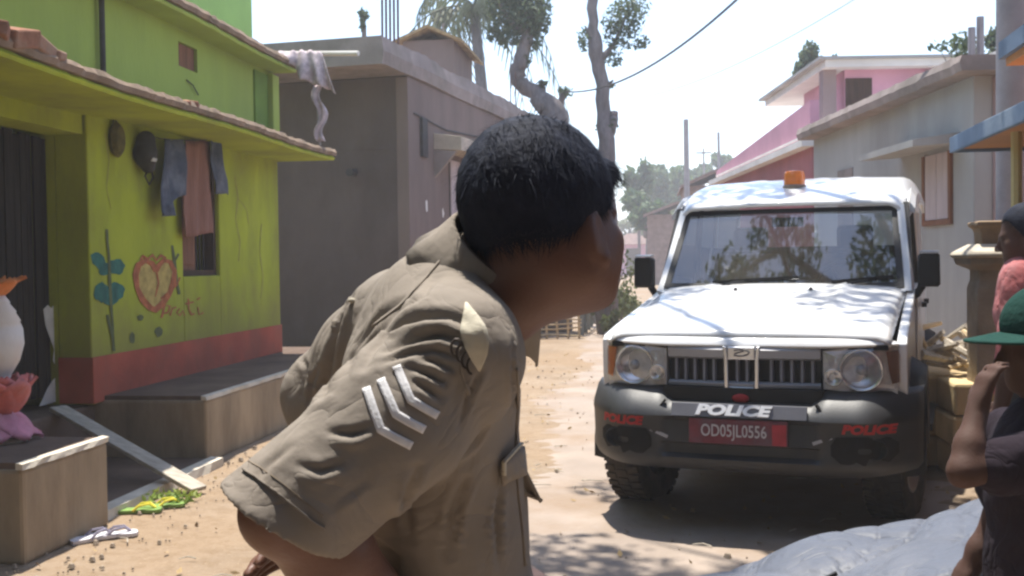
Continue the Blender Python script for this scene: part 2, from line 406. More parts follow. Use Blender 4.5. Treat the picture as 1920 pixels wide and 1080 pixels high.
M_['leafB'] = leafmat('leaf_far', (0.065,0.12,0.05), (0.12,0.18,0.075), trans=.45)
M_['leafC'] = leafmat('leaf_bush', (0.09,0.12,0.035), (0.17,0.19,0.07))
M_['leafP'] = leafmat('leaf_palm', (0.05,0.07,0.03), (0.10,0.12,0.055))
M_['straw'] = pmat('straw_litter', (0.34, 0.24, 0.12), var=.4, scale=9, rough=.95, bump=0)

# ================================================================== ground
def gz(x, y):
    return 0.010*math.sin(1.7*x+.4*y)*math.sin(1.1*y-.6*x)+0.006*math.sin(5.1*x+2.2*y+1)*math.sin(4.3*y-1.9*x)
def ground_material():
    m = bpy.data.materials.new('packed_earth'); m.use_nodes = True; nt = m.node_tree; b = nt.nodes['Principled BSDF']
    tc = _n(nt, 'ShaderNodeTexCoord')
    def noise(sc, det=7, ro=.6):
        n = _n(nt, 'ShaderNodeTexNoise'); n.inputs['Scale'].default_value = sc; n.inputs['Detail'].default_value = det; n.inputs['Roughness'].default_value = ro
        nt.links.new(tc.outputs['Object'], n.inputs['Vector']); return n.outputs[0]
    def ramp(src, p0, c0, p1, c1):
        r = _n(nt, 'ShaderNodeValToRGB'); r.color_ramp.elements[0].position = p0; r.color_ramp.elements[1].position = p1
        r.color_ramp.elements[0].color = tuple(c0)+(1,); r.color_ramp.elements[1].color = tuple(c1)+(1,); nt.links.new(src, r.inputs[0]); return r.outputs[0]
    def mix(f, a, c, t='MIX'):
        x = _n(nt, 'ShaderNodeMixRGB'); x.blend_type = t
        for i, q in enumerate((f, a, c)):
            if hasattr(q, 'links') or hasattr(q, 'is_linked'): nt.links.new(q, x.inputs[i])
            elif i == 0: x.inputs[0].default_value = q
            else: x.inputs[i].default_value = tuple(q)+(1,)
        return x.outputs[0]
    base = ramp(noise(1.1), .35, (.225,.17,.12), .68, (.33,.258,.19))
    base = mix(ramp(noise(.45, 5), .42, (0,0,0), .60, (.8,.8,.8)), base, (.275,.195,.125))
    base = mix(ramp(noise(9, 6, .7), .46, (0,0,0), .62, (.55,.55,.55)), base, (.20,.135,.08))
    base = mix(ramp(noise(55, 4, .7), .60, (0,0,0), .68, (.7,.7,.7)), base, (.42,.33,.235))
    base = mix(ramp(noise(38, 4, .7), .60, (0,0,0), .68, (.6,.6,.6)), base, (.21,.14,.085))
    nt.links.new(base, b.inputs['Base Color']); b.inputs['Roughness'].default_value = .97; b.inputs['Specular IOR Level'].default_value = .15
    bp = _n(nt, 'ShaderNodeBump'); bp.inputs['Strength'].default_value = .6; bp.inputs['Distance'].default_value = .02
    nt.links.new(noise(22, 8, .7), bp.inputs['Height']); nt.links.new(bp.outputs[0], b.inputs['Normal'])
    return m
M_['earth'] = ground_material()
mb = MB()
xs = sorted(set([-400,-120,-60,-30,-15,-9]+[round(-6+.16*i, 3) for i in range(76)]+[9,15,30,60,120,400]))
ys = sorted(set([-60,-20,-6]+[round(-2+.16*i, 3) for i in range(88)]+[14,17,20,24,28,34,42,55,75,100,140,200,300,600]))
for y in ys:
    for x in xs: mb.v.append((x, y, gz(x, y) if (-6.5 < x < 6.5 and -3 < y < 13) else -0.004))
nx = len(xs)
for j in range(len(ys)-1):
    for i in range(nx-1): mb.f.append((j*nx+i, j*nx+i+1, (j+1)*nx+i+1, (j+1)*nx+i))
kind(mb.build('ground', M_['earth'], smooth=True), 'structure')
# worn concrete lane down the middle, its edges broken and covered by earth
M_['lane'] = pmat('worn_lane', (0.305, 0.248, 0.205), var=.14, scale=1.6, rough=.95, bump=.5, bscale=26, stain=(.25,.18,.125), samt=.9, sscale=1.1, bdist=.012)
mb = MB()
def lane_c(y): return 0.25-0.0022*max(0, y-9)**2 if y < 40 else -1.8
def wob(y, s): return .20*math.sin(.9*y+s)+.07*math.sin(2.6*y+2*s)+.03*math.sin(7.3*y+s*3+2*math.sin(2.1*y))+random.uniform(-.05,.05)
yy = [-3+.07*i for i in range(400)]
NL = 20
for y in yy:
    a = lane_c(y)-1.35+wob(y, 1.0); b = lane_c(y)+1.75+wob(y, 4.0)
    for k in range(NL+1):
        x = a+(b-a)*k/NL; e = min(k, NL-k)
        mb.v.append((x, y, gz(x, y)+(.010 if e > 2 else (-.02, -.002+random.uniform(-.006,.008), .006+random.uniform(-.006,.004))[e])))
for j in range(len(yy)-1):
    for k in range(NL):
        q = j*(NL+1)+k; mb.f.append((q, q+1, q+NL+2, q+NL+1))
kind(mb.build('lane', M_['lane'], smooth=True), 'structure')
# small stones and dry leaf scraps
def scatter_pts(n, x0, x1, y0, y1):
    P = np.stack([rng.uniform(x0, x1, n), rng.uniform(y0, y1, n)], 1); return P
mb = MB(); 
for (x, y) in list(scatter_pts(420, -3.0, 4.5, 3.2, 14))+[(-3.05+abs(rng.normal())*.35, rng.uniform(3.5,12)) for _ in range(330)]+[(rng.uniform(2.3,3.4)-.0, rng.uniform(3.5,9)) for _ in range(160)]:
    r = .006+.02*random.random()**3; z = gz(x, y)+.012
    pts = [(x+r*math.cos(t+random.random()*.5)*random.uniform(.7,1.2), y+r*math.sin(t)*random.uniform(.7,1.2), z-.004) for t in [k*2*math.pi/5 for k in range(5)]]
    top = [(x+(p[0]-x)*.55, y+(p[1]-y)*.55, z+r*.7) for p in pts]
    mb.loft([pts, top])
kind(mb.build('pebbles', pmat('pebble_stone', (.30,.24,.18), var=.45, scale=3, rough=.95, bump=0)), 'stuff')
mb = MB()
for (x, y) in scatter_pts(130, -2.8, 4.2, 3.6, 13):
    a = random.uniform(0, 6.28); l = random.uniform(.04, .16); z = gz(x, y)+.018; mb.tube([(x, y, z), (x+l*.5*math.cos(a), y+l*.5*math.sin(a), z+.006), (x+l*math.cos(a+.3), y+l*math.sin(a+.3), z)], [.004,.0035,.002], 4)
kind(mb.build('fallen_twigs', M_['greywood']), 'stuff')
n = 700; P = scatter_pts(n, -2.9, 4.4, 3.2, 16); P = np.array([(x, y, gz(x, y)+.018) for x, y in P])
V, F = leaves(P, .045, rng, aspect=.45); V[:, 2] = np.maximum(V[:, 2], np.repeat(P[:, 2], 4)-.004)
kind(np_obj('dry_leaf_litter', V, F, M_['straw'], None, smooth=False), 'stuff')

# ================================================================== green house on the left
XF = -3.95; XP = -3.16; ZP = .49
gh = thing('green_house', 'lime green two-storey village house with red base band and thin concrete eaves', 'house', (-5.5, 8.5, 0))
YE = 10.98
W0, W1, WZ0, WZ1 = 8.62, 9.40, 1.33, 2.47          # window opening
def wall_panel(mb, x0, x1, y0, y1, z0, z1): mb.box((x0, y0, z0), (x1, y1, z1))
mb = MB()
YD = 7.10                                            # end of the wall at the dark doorway
wall_panel(mb, XF-.25, XF, YD, W0, ZP-.05, 2.60)
wall_panel(mb, XF-.25, XF, W1, YE, ZP-.05, 2.60)
wall_panel(mb, XF-.25, XF, W0, W1, ZP-.05, WZ0)
wall_panel(mb, XF-.25, XF, W0, W1, WZ1, 2.60)
wall_panel(mb, -8.5, XF-.25, YE-.22, YE, 0, 2.60)
mb.build('wall', M_['green'], gh, bevel=.012)
mb = MB(); mb.box((XF, YD-.003, ZP-.04), (XF+.012, YE+.006, ZP+.29)); mb.box((XF-.252, YD-.010, ZP-.04), (XF+.012, YD-.003, ZP+.29))
mb.build('base_band', M_['red'], gh, bevel=.006)
# doorway wall further left: reveal, dark cane screen and lintel
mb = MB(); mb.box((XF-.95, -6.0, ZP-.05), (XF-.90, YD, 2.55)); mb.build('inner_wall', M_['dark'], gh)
mb = MB(); mb.box((XF-.9, YD-.0, 2.38), (XF-.02, YD+.1, 2.6)); mb.box((XF-.3, -6.0, 2.36), (XF-.03, YD, 2.6)); mb.build('lintel', M_['green'], gh)
mb = MB(); mb.box((XF-.9, YD+.0, ZP-.05), (XF-.25, YD+.06, 2.38)); mb.build('reveal', M_['green'], gh)
y = 4.55
i = 0
while y < YD-.05:
    wd = .05+.03*random.random(); mb = MB()
    zt = 2.36-.03*random.random(); xo = XF-.34+.03*random.random()
    mb.box((xo, y, ZP+.02), (xo+.02, y+wd*.88, zt)); mb.build('cane_strip', M_['slat'], gh); y += wd; i += 1
# torn white paper on the dark screen
M_['paper'] = pmat('torn_paper', (.56,.55,.52), var=.15, scale=12, rough=.9, bump=.2)
def flat_poly(name, px, x, mat, parent, off=.004, d=.003):
    pts = [hx(u, v, x) for u, v in px]; mb = MB()
    mb.prism([(x+off, p.y, p.z) for p in pts], (d, 0, 0)); return mb.build(name, mat, parent)
xs_ = XF-.29
flat_poly('torn_paper', [(80,580),(88,572),(95,578),(104,566),(110,576),(122,580),(121,640),(125,655),(118,668),(120,676),(112,692),(104,688),(98,676),(100,655),(92,632),(84,610)], xs_, M_['paper'], gh)
flat_poly('torn_paper', [(112,700),(126,702),(116,712),(112,735),(106,752),(90,757),(72,762),(80,745),(88,728),(98,712)], xs_, M_['paper'], gh)
# lower eave: thin slab with a worn, broken edge
def XEf(y): return -3.25-.10*min(1, max(0, (y-5)/3.0))
def slab_edge(x_in, x_out0, y0, y1, zb, zt, step, jit):
    rings = []; y = y0; x_out = x_out0
    while y <= y1+1e-6:
        j = jit*random.uniform(-1, 1); k = jit*random.uniform(-.6, .6); dz = .012*math.sin(y*1.7)+.006*max(0,y-5)
        if callable(x_out0): x_out = x_out0(y)
        rings.append([(x_in, y, zb+dz), (x_out+j*.5, y, zb+dz+k*.3), (x_out+.012+j, y, (zb+zt)/2+dz), (x_out-.01+j, y, zt+k+dz), (x_in, y, zt+dz+.03)])
        y += step
    return rings
mb = MB(); mb.loft(slab_edge(XF-.2, lambda y: XEf(y)-.02, -6.0, 11.16, 2.49, 2.535, .09, .006)); mb.build('eave_soffit', M_['green'], gh)
mb = MB(); mb.loft(slab_edge(XF-.1, XEf, -6.0, 11.18, 2.537, 2.605, .07, .014)); mb.build('eave', M_['eave'], gh)
# broken tile lumps lying on the eave
def lump(name, c, r, mat, parent, n=9, flat=.5):
    mb = MB(); rings = []
    for j, (rr, zz) in enumerate(((.8,0),(1,.35),(.75,.8),(.3,1))):
        rings.append([(c[0]+r[0]*rr*math.cos(2*math.pi*k/n)*random.uniform(.8,1.15), c[1]+r[1]*rr*math.sin(2*math.pi*k/n)*random.uniform(.8,1.15), c[2]+r[2]*zz*random.uniform(.85,1.1)) for k in range(n)])
    mb.loft(rings); return mb.build(name, mat, parent)
M_['tile'] = pmat('broken_tile', (.27,.125,.075), var=.35, scale=8, rough=.95, bump=.4, stain=(.38,.28,.2), samt=.6, sscale=5)
for (y, s) in ((5.05,.9),(5.25,1.1),(5.45,.9),(5.62,.6),(7.45,.5),(7.6,.6),(7.78,.45),(8.0,.5),(7.05,.4),(10.7,.35)):
    mb = MB(); c = Vector((XEf(y)-.06+random.uniform(-.02,.02), y, 2.585))
    mb.box((-.09*s, -.11*s, 0), (.09*s, .11*s, .09*s), Matrix.Translation(c) @ Euler((random.uniform(-.25,.25), random.uniform(-.2,.2), random.uniform(-.6,.6))).to_matrix().to_4x4())
    mb.build('broken_tile', M_['tile'], gh, bevel=.012)
# upper storey
mb = MB()
U0, U1, UZ0, UZ1 = 8.70, 9.08, 3.13, 3.34
mb.box((-8.5, -6.0, 2.6), (XF-.04, U0, 3.5)); mb.box((-8.5, U1, 2.6), (XF-.04, YE, 3.5))
mb.box((-8.5, U0, 2.6), (XF-.04, U1, UZ0)); mb.box((-8.5, U0, UZ1), (XF-.04, U1, 3.5)); mb.box((-8.5, U0, UZ0), (XF-.16, U1, UZ1))
mb.build('upper_wall', M_['green_up'], gh)
mb = MB(); mb.box((XF-.16, U0+.003, UZ0+.003), (XF-.07, U1-.003, UZ1-.003)); mb.build('vent_shutter', M_['wood'], gh)
M_['greend'] = pmat('dark_green_paint', (.13,.22,.03), var=.2, scale=2, rough=.85, bump=.2)
mb = MB(); mb.box((XF-.04, 10.42, 2.62), (XF-.022, 10.78, 3.40)); mb.build('painted_panel', M_['greend'], gh)
mb = MB(); mb.box((XF-.04, 10.80, 2.62), (XF+.03, YE+.01, 3.42)); mb.build('corner_pilaster', M_['green_up'], gh, bevel=.01)
mb = MB(); mb.loft(slab_edge(XF-.5, -3.74, -6.0, 11.05, 3.425, 3.47, .09, .006)); mb.build('roof_soffit', M_['green_up'], gh)
mb = MB(); mb.loft(slab_edge(XF-.5, -3.72, -6.0, 11.08, 3.472, 3.545, .08, .012)); mb.build('roof_slab', M_['eave'], gh)
mb = MB(); mb.box((-8.5, -6.0, 3.5), (-4.10, 10.72, 5.1)); mb.build('parapet_room', pmat('sunlit_green_limewash', (.36,.58,.16), var=.1, scale=1.2, rough=.9, bump=.2, stain=(.28,.46,.14), samt=.5), gh, bevel=.01)  # paler green puts the sunlight into the wall's colour
mb = MB(); mb.tube([(XF+.0, 7.35, 2.6), (XF+.0, 7.35, 3.44)], .022); mb.build('drain_pipe', M_['iron'], gh)
mb = MB(); mb.tube([hx(350,150,XF-.03), hx(362,160,XF-.02), hx(372,178,XF-.02)], .006, 5); mb.build('wire_end', M_['iron'], gh)
# window
mb = MB()
for a, b in (((W0,WZ0),(W0+.05,WZ1)), ((W1-.05,WZ0),(W1,WZ1)), ((W0+.05,WZ0),(W1-.05,WZ0+.05)), ((W0+.05,WZ1-.05),(W1-.05,WZ1))):
    mb.box((XF-.14, a[0], a[1]), (XF-.04, b[0], b[1]))
win = mb.build('window', M_['darkwood'], gh)
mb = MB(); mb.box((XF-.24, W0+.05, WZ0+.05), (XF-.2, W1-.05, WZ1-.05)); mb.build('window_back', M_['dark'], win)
mb = MB(); mb.box((XF-.12, W0+.05, WZ0+.05), (XF-.09, W0+.44, WZ1-.05)); mb.box((XF-.09, W0+.09, WZ0+.1), (XF-.082, W0+.40, WZ0+.5)); mb.build('shutter', M_['wood'], win, bevel=.004)
for k in range(3):
    mb = MB(); yy_ = W0+.50+.08*k; mb.tube([(XF-.11, yy_, WZ0+.05), (XF-.11, yy_, WZ1-.05)], .007, 6); mb.build('bar', M_['iron'], win)
# raised veranda in two blocks with a gap between them
def rough_block(name, lo, hi, mat, parent, nose=True):
    mb = MB(); mb.box(lo, hi); b = mb.build(name, mat, parent, bevel=.02)
    return b
rough_block('veranda_block', (XF-.9, 7.22, 0), (XP, 11.6, ZP-.03), M_['plinth'], gh)
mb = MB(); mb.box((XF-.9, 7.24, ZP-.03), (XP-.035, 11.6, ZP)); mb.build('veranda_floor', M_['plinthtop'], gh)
mb = MB(); mb.loft([[(XP-.034, y, ZP-.029), (XP+.008+random.uniform(-.008,.006), y, ZP-.03), (XP+.006+random.uniform(-.008,.004), y, ZP-.002), (XP-.034, y, ZP+.004)] for y in [7.21+.1*i for i in range(45)]])
mb.build('veranda_nosing', M_['nosing'], gh)
XB = -2.98
rough_block('veranda_block', (XF-.9, 4.70, 0), (XB, 5.50, ZP-.03), M_['plinth'], gh)
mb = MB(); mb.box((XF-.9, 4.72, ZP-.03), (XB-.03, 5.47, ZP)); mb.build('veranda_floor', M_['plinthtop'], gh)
mb = MB(); mb.loft([[(XB-.03, y, ZP-.029), (XB+.008+random.uniform(-.008,.006), y, ZP-.03), (XB+.006+random.uniform(-.008,.004), y, ZP-.002), (XB-.03, y, ZP+.004)] for y in [4.69+.09*i for i in range(10)]])
mb.build('veranda_nosing', M_['nosing'], gh)
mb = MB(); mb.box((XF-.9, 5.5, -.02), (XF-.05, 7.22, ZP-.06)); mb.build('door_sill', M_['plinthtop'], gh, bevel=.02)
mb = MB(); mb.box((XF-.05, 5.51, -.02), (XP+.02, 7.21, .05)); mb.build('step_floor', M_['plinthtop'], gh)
mb = MB(); mb.loft([[(XP+.02, y, -.02), (XP+.13+random.uniform(-.012,.01), y, -.02), (XP+.12+random.uniform(-.01,.008), y, .055), (XP+.03, y, .062)] for y in [5.50+.095*i for i in range(19)]])
mb.build('step_kerb', M_['nosing'], gh)
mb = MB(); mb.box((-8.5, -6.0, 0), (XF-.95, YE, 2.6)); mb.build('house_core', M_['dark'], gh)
# paintings on the wall
M_['pt_teal'] = pmat('teal_paint', (.03,.125,.10), var=.35, scale=12, rough=.9, bump=.1)
M_['pt_stem'] = pmat('dull_green_paint', (.10,.12,.05), var=.3, scale=12, rough=.9, bump=.1)
M_['pt_red'] = pmat('faded_red_paint', (.36,.12,.05), var=.4, scale=14, rough=.9, bump=.1)
M_['pt_ochre'] = pmat('ochre_paint', (.42,.32,.10), var=.3, scale=14, rough=.9, bump=.1)
M_['pt_stain'] = pmat('brownish_wear', (.30,.28,.07), var=.3, scale=8, rough=.95, bump=.1)
def blob_px(c, r, n=14, rot=0, jit=.15):
    out = []
    for k in range(n):
        t = 2*math.pi*k/n; q = 1+random.uniform(-jit, jit); x = r[0]*q*math.cos(t); y = r[1]*q*math.sin(t)
        out.append((c[0]+x*math.cos(rot)-y*math.sin(rot), c[1]+x*math.sin(rot)+y*math.cos(rot)))
    return out
def stroke_px(pts, wd):
    L, Rr = [], []
    for i, p in enumerate(pts):
        a = pts[max(i-1, 0)]; b = pts[min(i+1, len(pts)-1)]; dx, dy = b[0]-a[0], b[1]-a[1]; l = math.hypot(dx, dy) or 1
        ww = wd*random.uniform(.75, 1.2)/2; L.append((p[0]-dy/l*ww, p[1]+dx/l*ww)); Rr.append((p[0]+dy/l*ww, p[1]-dx/l*ww))
    return L, Rr
def wall_strokes(name, strokes, x, off, mat, parent):
    mb = MB()
    for pts, wd in strokes:
        L, Rr = stroke_px(pts, wd)
        off += .0005
        for i in range(len(pts)-1):
            q = [hx(u, v, x) for u, v in (L[i], L[i+1], Rr[i+1], Rr[i])]
            mb.add([(x+off+(i%2)*.0003, p.y, p.z) for p in q], [(0,1,2,3)])
    return mb.build(name, mat, parent, fix=False) if False else mb.build(name, mat, parent)
def wall_blobs(name, blobs, x, off, mat, parent):
    mb = MB()
    for bi, b in enumerate(blobs):
        p = [hx(u, v, x) for u, v in b]; mb.add([(x+off+bi*.0004, q.y, q.z) for q in p], [tuple(range(len(p)))])
    return mb.build(name, mat, parent)
pl = wall_blobs('plant_painting', [blob_px((184,488),(12,18),rot=-.5), blob_px((217,500),(16,15),rot=.3), blob_px((196,505),(13,12)), blob_px((190,548),(14,18),rot=.2), blob_px((218,545),(14,17),rot=-.2), blob_px((204,560),(16,14))], XF, .004, M_['pt_teal'], gh)
wall_strokes('painted_stem', [([(199,430),(200,455),(203,480),(204,520),(206,560),(209,600),(211,640),(212,658)], 5), ([(200,590),(206,620),(211,645)], 4)], XF, .007, M_['pt_stem'], pl)
hp = [(292,508),(284,494),(271,489),(258,497),(253,515),(256,540),(266,562),(280,577),(290,581),(303,570),(316,552),(324,530),(326,508),(318,491),(306,488),(297,497),(292,508)]
ht = wall_blobs('heart_painting', [hp[:-1]], XF, .003, M_['pt_ochre'], gh)
wall_strokes('heart_outline', [(hp, 10), ([(292,508),(296,530),(290,556)], 3), ([(300,560),(330,535),(336,520)], 3), ([(262,488),(266,480),(276,486),(284,478),(292,488),(300,479),(310,484)], 5)], XF, .006, M_['pt_red'], ht)
wall_strokes('painted_script', [([(302,596),(308,572),(318,574),(314,586),(304,588)], 4), ([(318,592),(322,578),(330,576)], 3), ([(336,578),(330,586),(336,592),(342,582),(345,592)], 3), ([(352,560),(353,580),(358,590),(364,588)], 3.5), ([(346,570),(362,566)], 3), ([(370,576),(372,590),(380,586)], 3), ([(368,562),(374,558)], 3)], XF, .004, M_['pt_red'], gh)
wall_strokes('painted_sprig', [([(322,460),(326,490),(330,525),(335,552)], 5), ([(326,490),(334,476)], 4)], XF, .005, M_['pt_stem'], gh)
wall_blobs('paint_chip', [blob_px((247,633),(5,11)), blob_px((297,622),(8,10)), blob_px((262,596),(6,6))], XF, .004, M_['pt_stem'], gh)
wall_strokes('plaster_crack', [([(440,330),(446,372),(441,410),(450,452),(447,490)], 1.6), ([(446,372),(462,392),(466,420)], 1.2), ([(196,250),(204,300),(199,352),(208,392)], 1.4), ([(490,420),(486,470),(493,520),(488,560)], 1.5)], XF, .0015, M_['pt_stain'], gh)
# loose objects around the house ---------------------------------------------------------------
pk = thing('plank', 'grey weathered plank sloping from the door sill down to the sandy ground', 'plank', (-2.8, 6.27, 0))
mb = MB(); a = Vector((-4.02, 6.76, .468)); b = Vector((-2.80, 6.26, .035)); mb.bar(a, b, .13, .028); mb.build('plank_board', M_['greywood'], pk, bevel=.004)
# clothes
def cloth(name, fn, nu, nv, mat, parent=None, thick=.006):
    mb = MB(); mb.grid(fn, nu, nv); ob = mb.build(name, mat, parent, smooth=True); md = ob.modifiers.new('solid', 'SOLIDIFY'); md.thickness = thick; return ob
M_['denim'] = pmat('blue_denim', (.06,.075,.115), var=.35, scale=9, rough=.95, bump=.5, bscale=60, stain=(.20,.22,.27), samt=.6, sscale=5)
M_['gamcha'] = pmat('faded_red_towel', (.25,.12,.09), var=.22, scale=30, rough=.95, bump=.4, bscale=60, stretch=(1,4,.2))
M_['whitecloth'] = pmat('mauve_print_cloth', (.50,.42,.44), var=.35, scale=14, rough=.95, bump=.4, stain=(.28,.22,.25), samt=.7, sscale=9)
def hang(px_rows, x, amp, freq, seed):
    # px_rows: list of (left px, right px) from top to bottom, hung in front of the wall at x
    rows = [(hx(l[0], l[1], x), hx(r[0], r[1], x)) for l, r in px_rows]
    def fn(u, v):
        k = v*(len(rows)-1); i = min(int(k), len(rows)-2); t = k-i
        l = rows[i][0].lerp(rows[i+1][0], t); r = rows[i][1].lerp(rows[i+1][1], t); p = l.lerp(r, u)
        p.x += amp*math.sin(u*freq*2*math.pi+seed+v*1.3)*(.35+v)+amp*.5*math.sin(u*freq*5+v*7+seed)
        p.z += .004*math.sin(u*9+seed); return p
    return fn
d1 = cloth('jeans', hang([((306,262),(340,262)),((303,300),(350,310)),((299,350),(352,365)),((299,400),(326,372)),((300,404),(330,405))], XF+.10, .022, 1.4, .4), 14, 18, M_['denim'])
tag(d1, 'longer faded blue denim garment hanging left of the brown shutter', 'clothes', 'denim clothes hung at the green wall')
d2 = cloth('jeans', hang([((393,262),(412,262)),((394,300),(420,300)),((400,335),(428,335)),((405,362),(430,365))], XF+.10, .018, 1.2, 2.0), 10, 12, M_['denim'])
tag(d2, 'shorter blue denim garment hanging right of the brown shutter', 'clothes', 'denim clothes hung at the green wall')
tw = cloth('towel', hang([((345,264),(392,264)),((343,330),(396,330)),((341,400),(400,400)),((343,446),(399,436))], XF+.055, .016, 2.6, 1.0), 26, 16, M_['gamcha'])
tag(tw, 'pinkish brown towel hanging over the window shutter of the green house', 'towel')
ln = thing('clothes_line', 'thin wire under the green eave holding the towel and denim', 'clothes line', (XF+.08, 8.5, 2.47))
mb = MB(); mb.tube([hx(292,258,XF), hx(300,260,XF+.1), hx(350,263,XF+.085), hx(415,262,XF+.1), hx(424,258,XF)], .004, 5); mb.build('line', M_['iron'], ln)
bagm = pmat('dark_bag', (.03,.027,.022), var=.4, scale=10, rough=.8, bump=.4)
bg = thing('hanging_bag', 'dark cloth bag with white tag and dangling strap on the green wall', 'bag', hx(276,250,XF))
Fb = Field((XF-.01, 7.5, 1.95), (XF+.2, 8.5, 2.6), .012)
pc = [hx(u, v, XF+.07) for u, v in ((274,262),(272,290),(278,312))]
Fb.chain(pc, [.07,.085,.055], .04); V, F = Fb.mesh(2); np_obj('bag_body', V, F, bagm, bg)
mb = MB(); mb.tube([hx(278,318,XF+.07), hx(272,330,XF+.07), hx(280,346,XF+.05), hx(287,333,XF+.07), hx(284,318,XF+.07)], .008, 6); mb.build('strap', bagm, bg)
lump('tag', hx(288,303,XF+.14), (.02,.045,.06), M_['paper'], bg)
nb = thing('wall_basket', 'small dark wicker basket hanging flat on the green wall left of the bag', 'basket', hx(212,262,XF))
mb = MB(); c = hx(212,262,XF); mb.lathe([(.02,.0),(.085,.0),(.10,.03),(.075,.06),(.03,.065)], 14, Matrix.Translation(c+Vector((.004,0,0))) @ Matrix.Rotation(R(90),4,'Y') @ Matrix.Diagonal((1.35,.9,1,1))); mb.build('basket_body', pmat('dark_wicker', (.10,.085,.02), var=.4, scale=14, rough=.95, bump=.5), nb)
mb = MB(); mb.tube([c+Vector((.02,-.03,.10)), c+Vector((.01,0,.19)), c+Vector((.02,.03,.10))], .006, 5); mb.build('loop', M_['iron'], nb)
# pole with laundry at the end of the house
po = thing('laundry_pole', 'pale pole sticking out from the corner of the green house roof', 'pole', (-3.9, 11.2, 3.6))
a = at(512, 101, 11.6); b = at(672, 100, 11.0)
mb = MB(); mb.tube([a, b], [.028,.026], 8); mb.build('pole_shaft', M_['white'], po)
def lc(u, v):
    s = [(520,98),(545,97),(560,96),(575,95),(592,96),(605,100)]
    e = [(528,108),(548,120),(566,150),(590,158),(612,165),(632,176)]
    k = u*5; i = min(int(k), 4); t = k-i
    p0 = at(s[i][0]*(1-t)+s[i+1][0]*t, s[i][1]*(1-t)+s[i+1][1]*t, 11.15); p1 = at(e[i][0]*(1-t)+e[i+1][0]*t, e[i][1]*(1-t)+e[i+1][1]*t, 11.1)
    p = p0.lerp(p1, v); f = math.sin(u*22+v*2)*.035*(v+.15); p.y += f-.03*math.sin(v*3.1); p.z += .012*math.sin(u*30); return p
c1 = cloth('laundry_cloth', lc, 40, 12, M_['whitecloth']); tag(c1, 'pale mauve printed cloth draped over the pole beside the green house', 'cloth')
def lc2(u, v):
    p = at(588+u*16-6*math.sin(v*9)+v*8, 160+v*105, 11.12); p.y += .02*math.sin(u*8+v*12); return p
c2 = cloth('cloth_strip', lc2, 6, 18, M_['whitecloth']); tag(c2, 'narrow twisted cloth strip hanging below the mauve laundry', 'cloth')
mb = MB(); mb.tube([at(592,150,11.16), at(600,272,11.16)], .012, 6); st = mb.build('drop_pole', M_['conc'], po)

# lotus urn at the left edge
ur = thing('lotus_urn', 'white painted urn on a pink lotus base standing on the near veranda block', 'urn', (-3.45, 4.98, ZP))
uc = hz(-8, 826, ZP+.0); uc = Vector((uc.x, uc.y, ZP))
def urz(v): return (at(0, v, (uc-O3).dot(fw))).z
M_['lotus'] = pmat('pink_lotus_paint', (.55,.13,.10), var=.22, scale=9, rough=.7, bump=.3, stain=(.6,.3,.32), samt=.6, sscale=4)
M_['lotus2'] = pmat('pale_pink_paint', (.56,.22,.28), var=.2, scale=9, rough=.7, bump=.3, stain=(.65,.45,.48), samt=.6, sscale=4)
M_['urnw'] = pmat('urn_white', (.62,.60,.57), var=.08, scale=6, rough=.7, bump=.2, stain=(.6,.4,.3), samt=.4, sscale=2)
M_['urno'] = pmat('urn_orange', (.60,.20,.06), var=.2, scale=8, rough=.7, bump=.2)
def petal_ring(parent, n, r0, r1, z0, z1, wd, mat, curl):
    for k in range(n):
        th = 2*math.pi*(k+.5*(curl > 0))/n
        def fn(u, v, th=th):
            rr = r0+(r1-r0)*v+curl*v*v; zz = z0+(z1-z0)*v
            a = (u-.5)*2; ww = wd*math.sqrt(max(0, 1-max(0,(v-.35)/.65)**2.4))*(.72+.28*min(1,v/.35))+.003
            rr -= .02*a*a; return (uc.x+rr*math.cos(th)-a*ww*math.sin(th), uc.y+rr*math.sin(th)+a*ww*math.cos(th), zz)
        mb = MB(); mb.grid(fn, 6, 6); ob = mb.build('petal', mat, parent, smooth=True); md = ob.modifiers.new('solid', 'SOLIDIFY'); md.thickness = .018
petal_ring(ur, 9, .08, .205, ZP+.15, ZP+.335, .10, M_['lotus'], .02)
petal_ring(ur, 9, .075, .18, ZP+.15, ZP+.35, .085, M_['lotus'], -.001)
petal_ring(ur, 10, .07, .22, ZP+.155, ZP+.02, .10, M_['lotus2'], .03)
mb = MB(); mb.lathe([(.18,0),(.17,.02),(.10,.08),(.075,.14),(.10,.2),(.16,.27),(.14,.30),(.07,.31),(.09,.36),(.13,.43),(.155,.52),(.15,.60),(.135,.64),(.14,.645),(.115,.69),(.12,.695),(.085,.74),(.09,.745),(.06,.79)], 28, Matrix.Translation(uc)); mb.build('urn_body', M_['urnw'], ur, smooth=True)
petal_ring(ur, 9, .04, .12, ZP+.79, ZP+.875, .055, M_['urno'], .06)

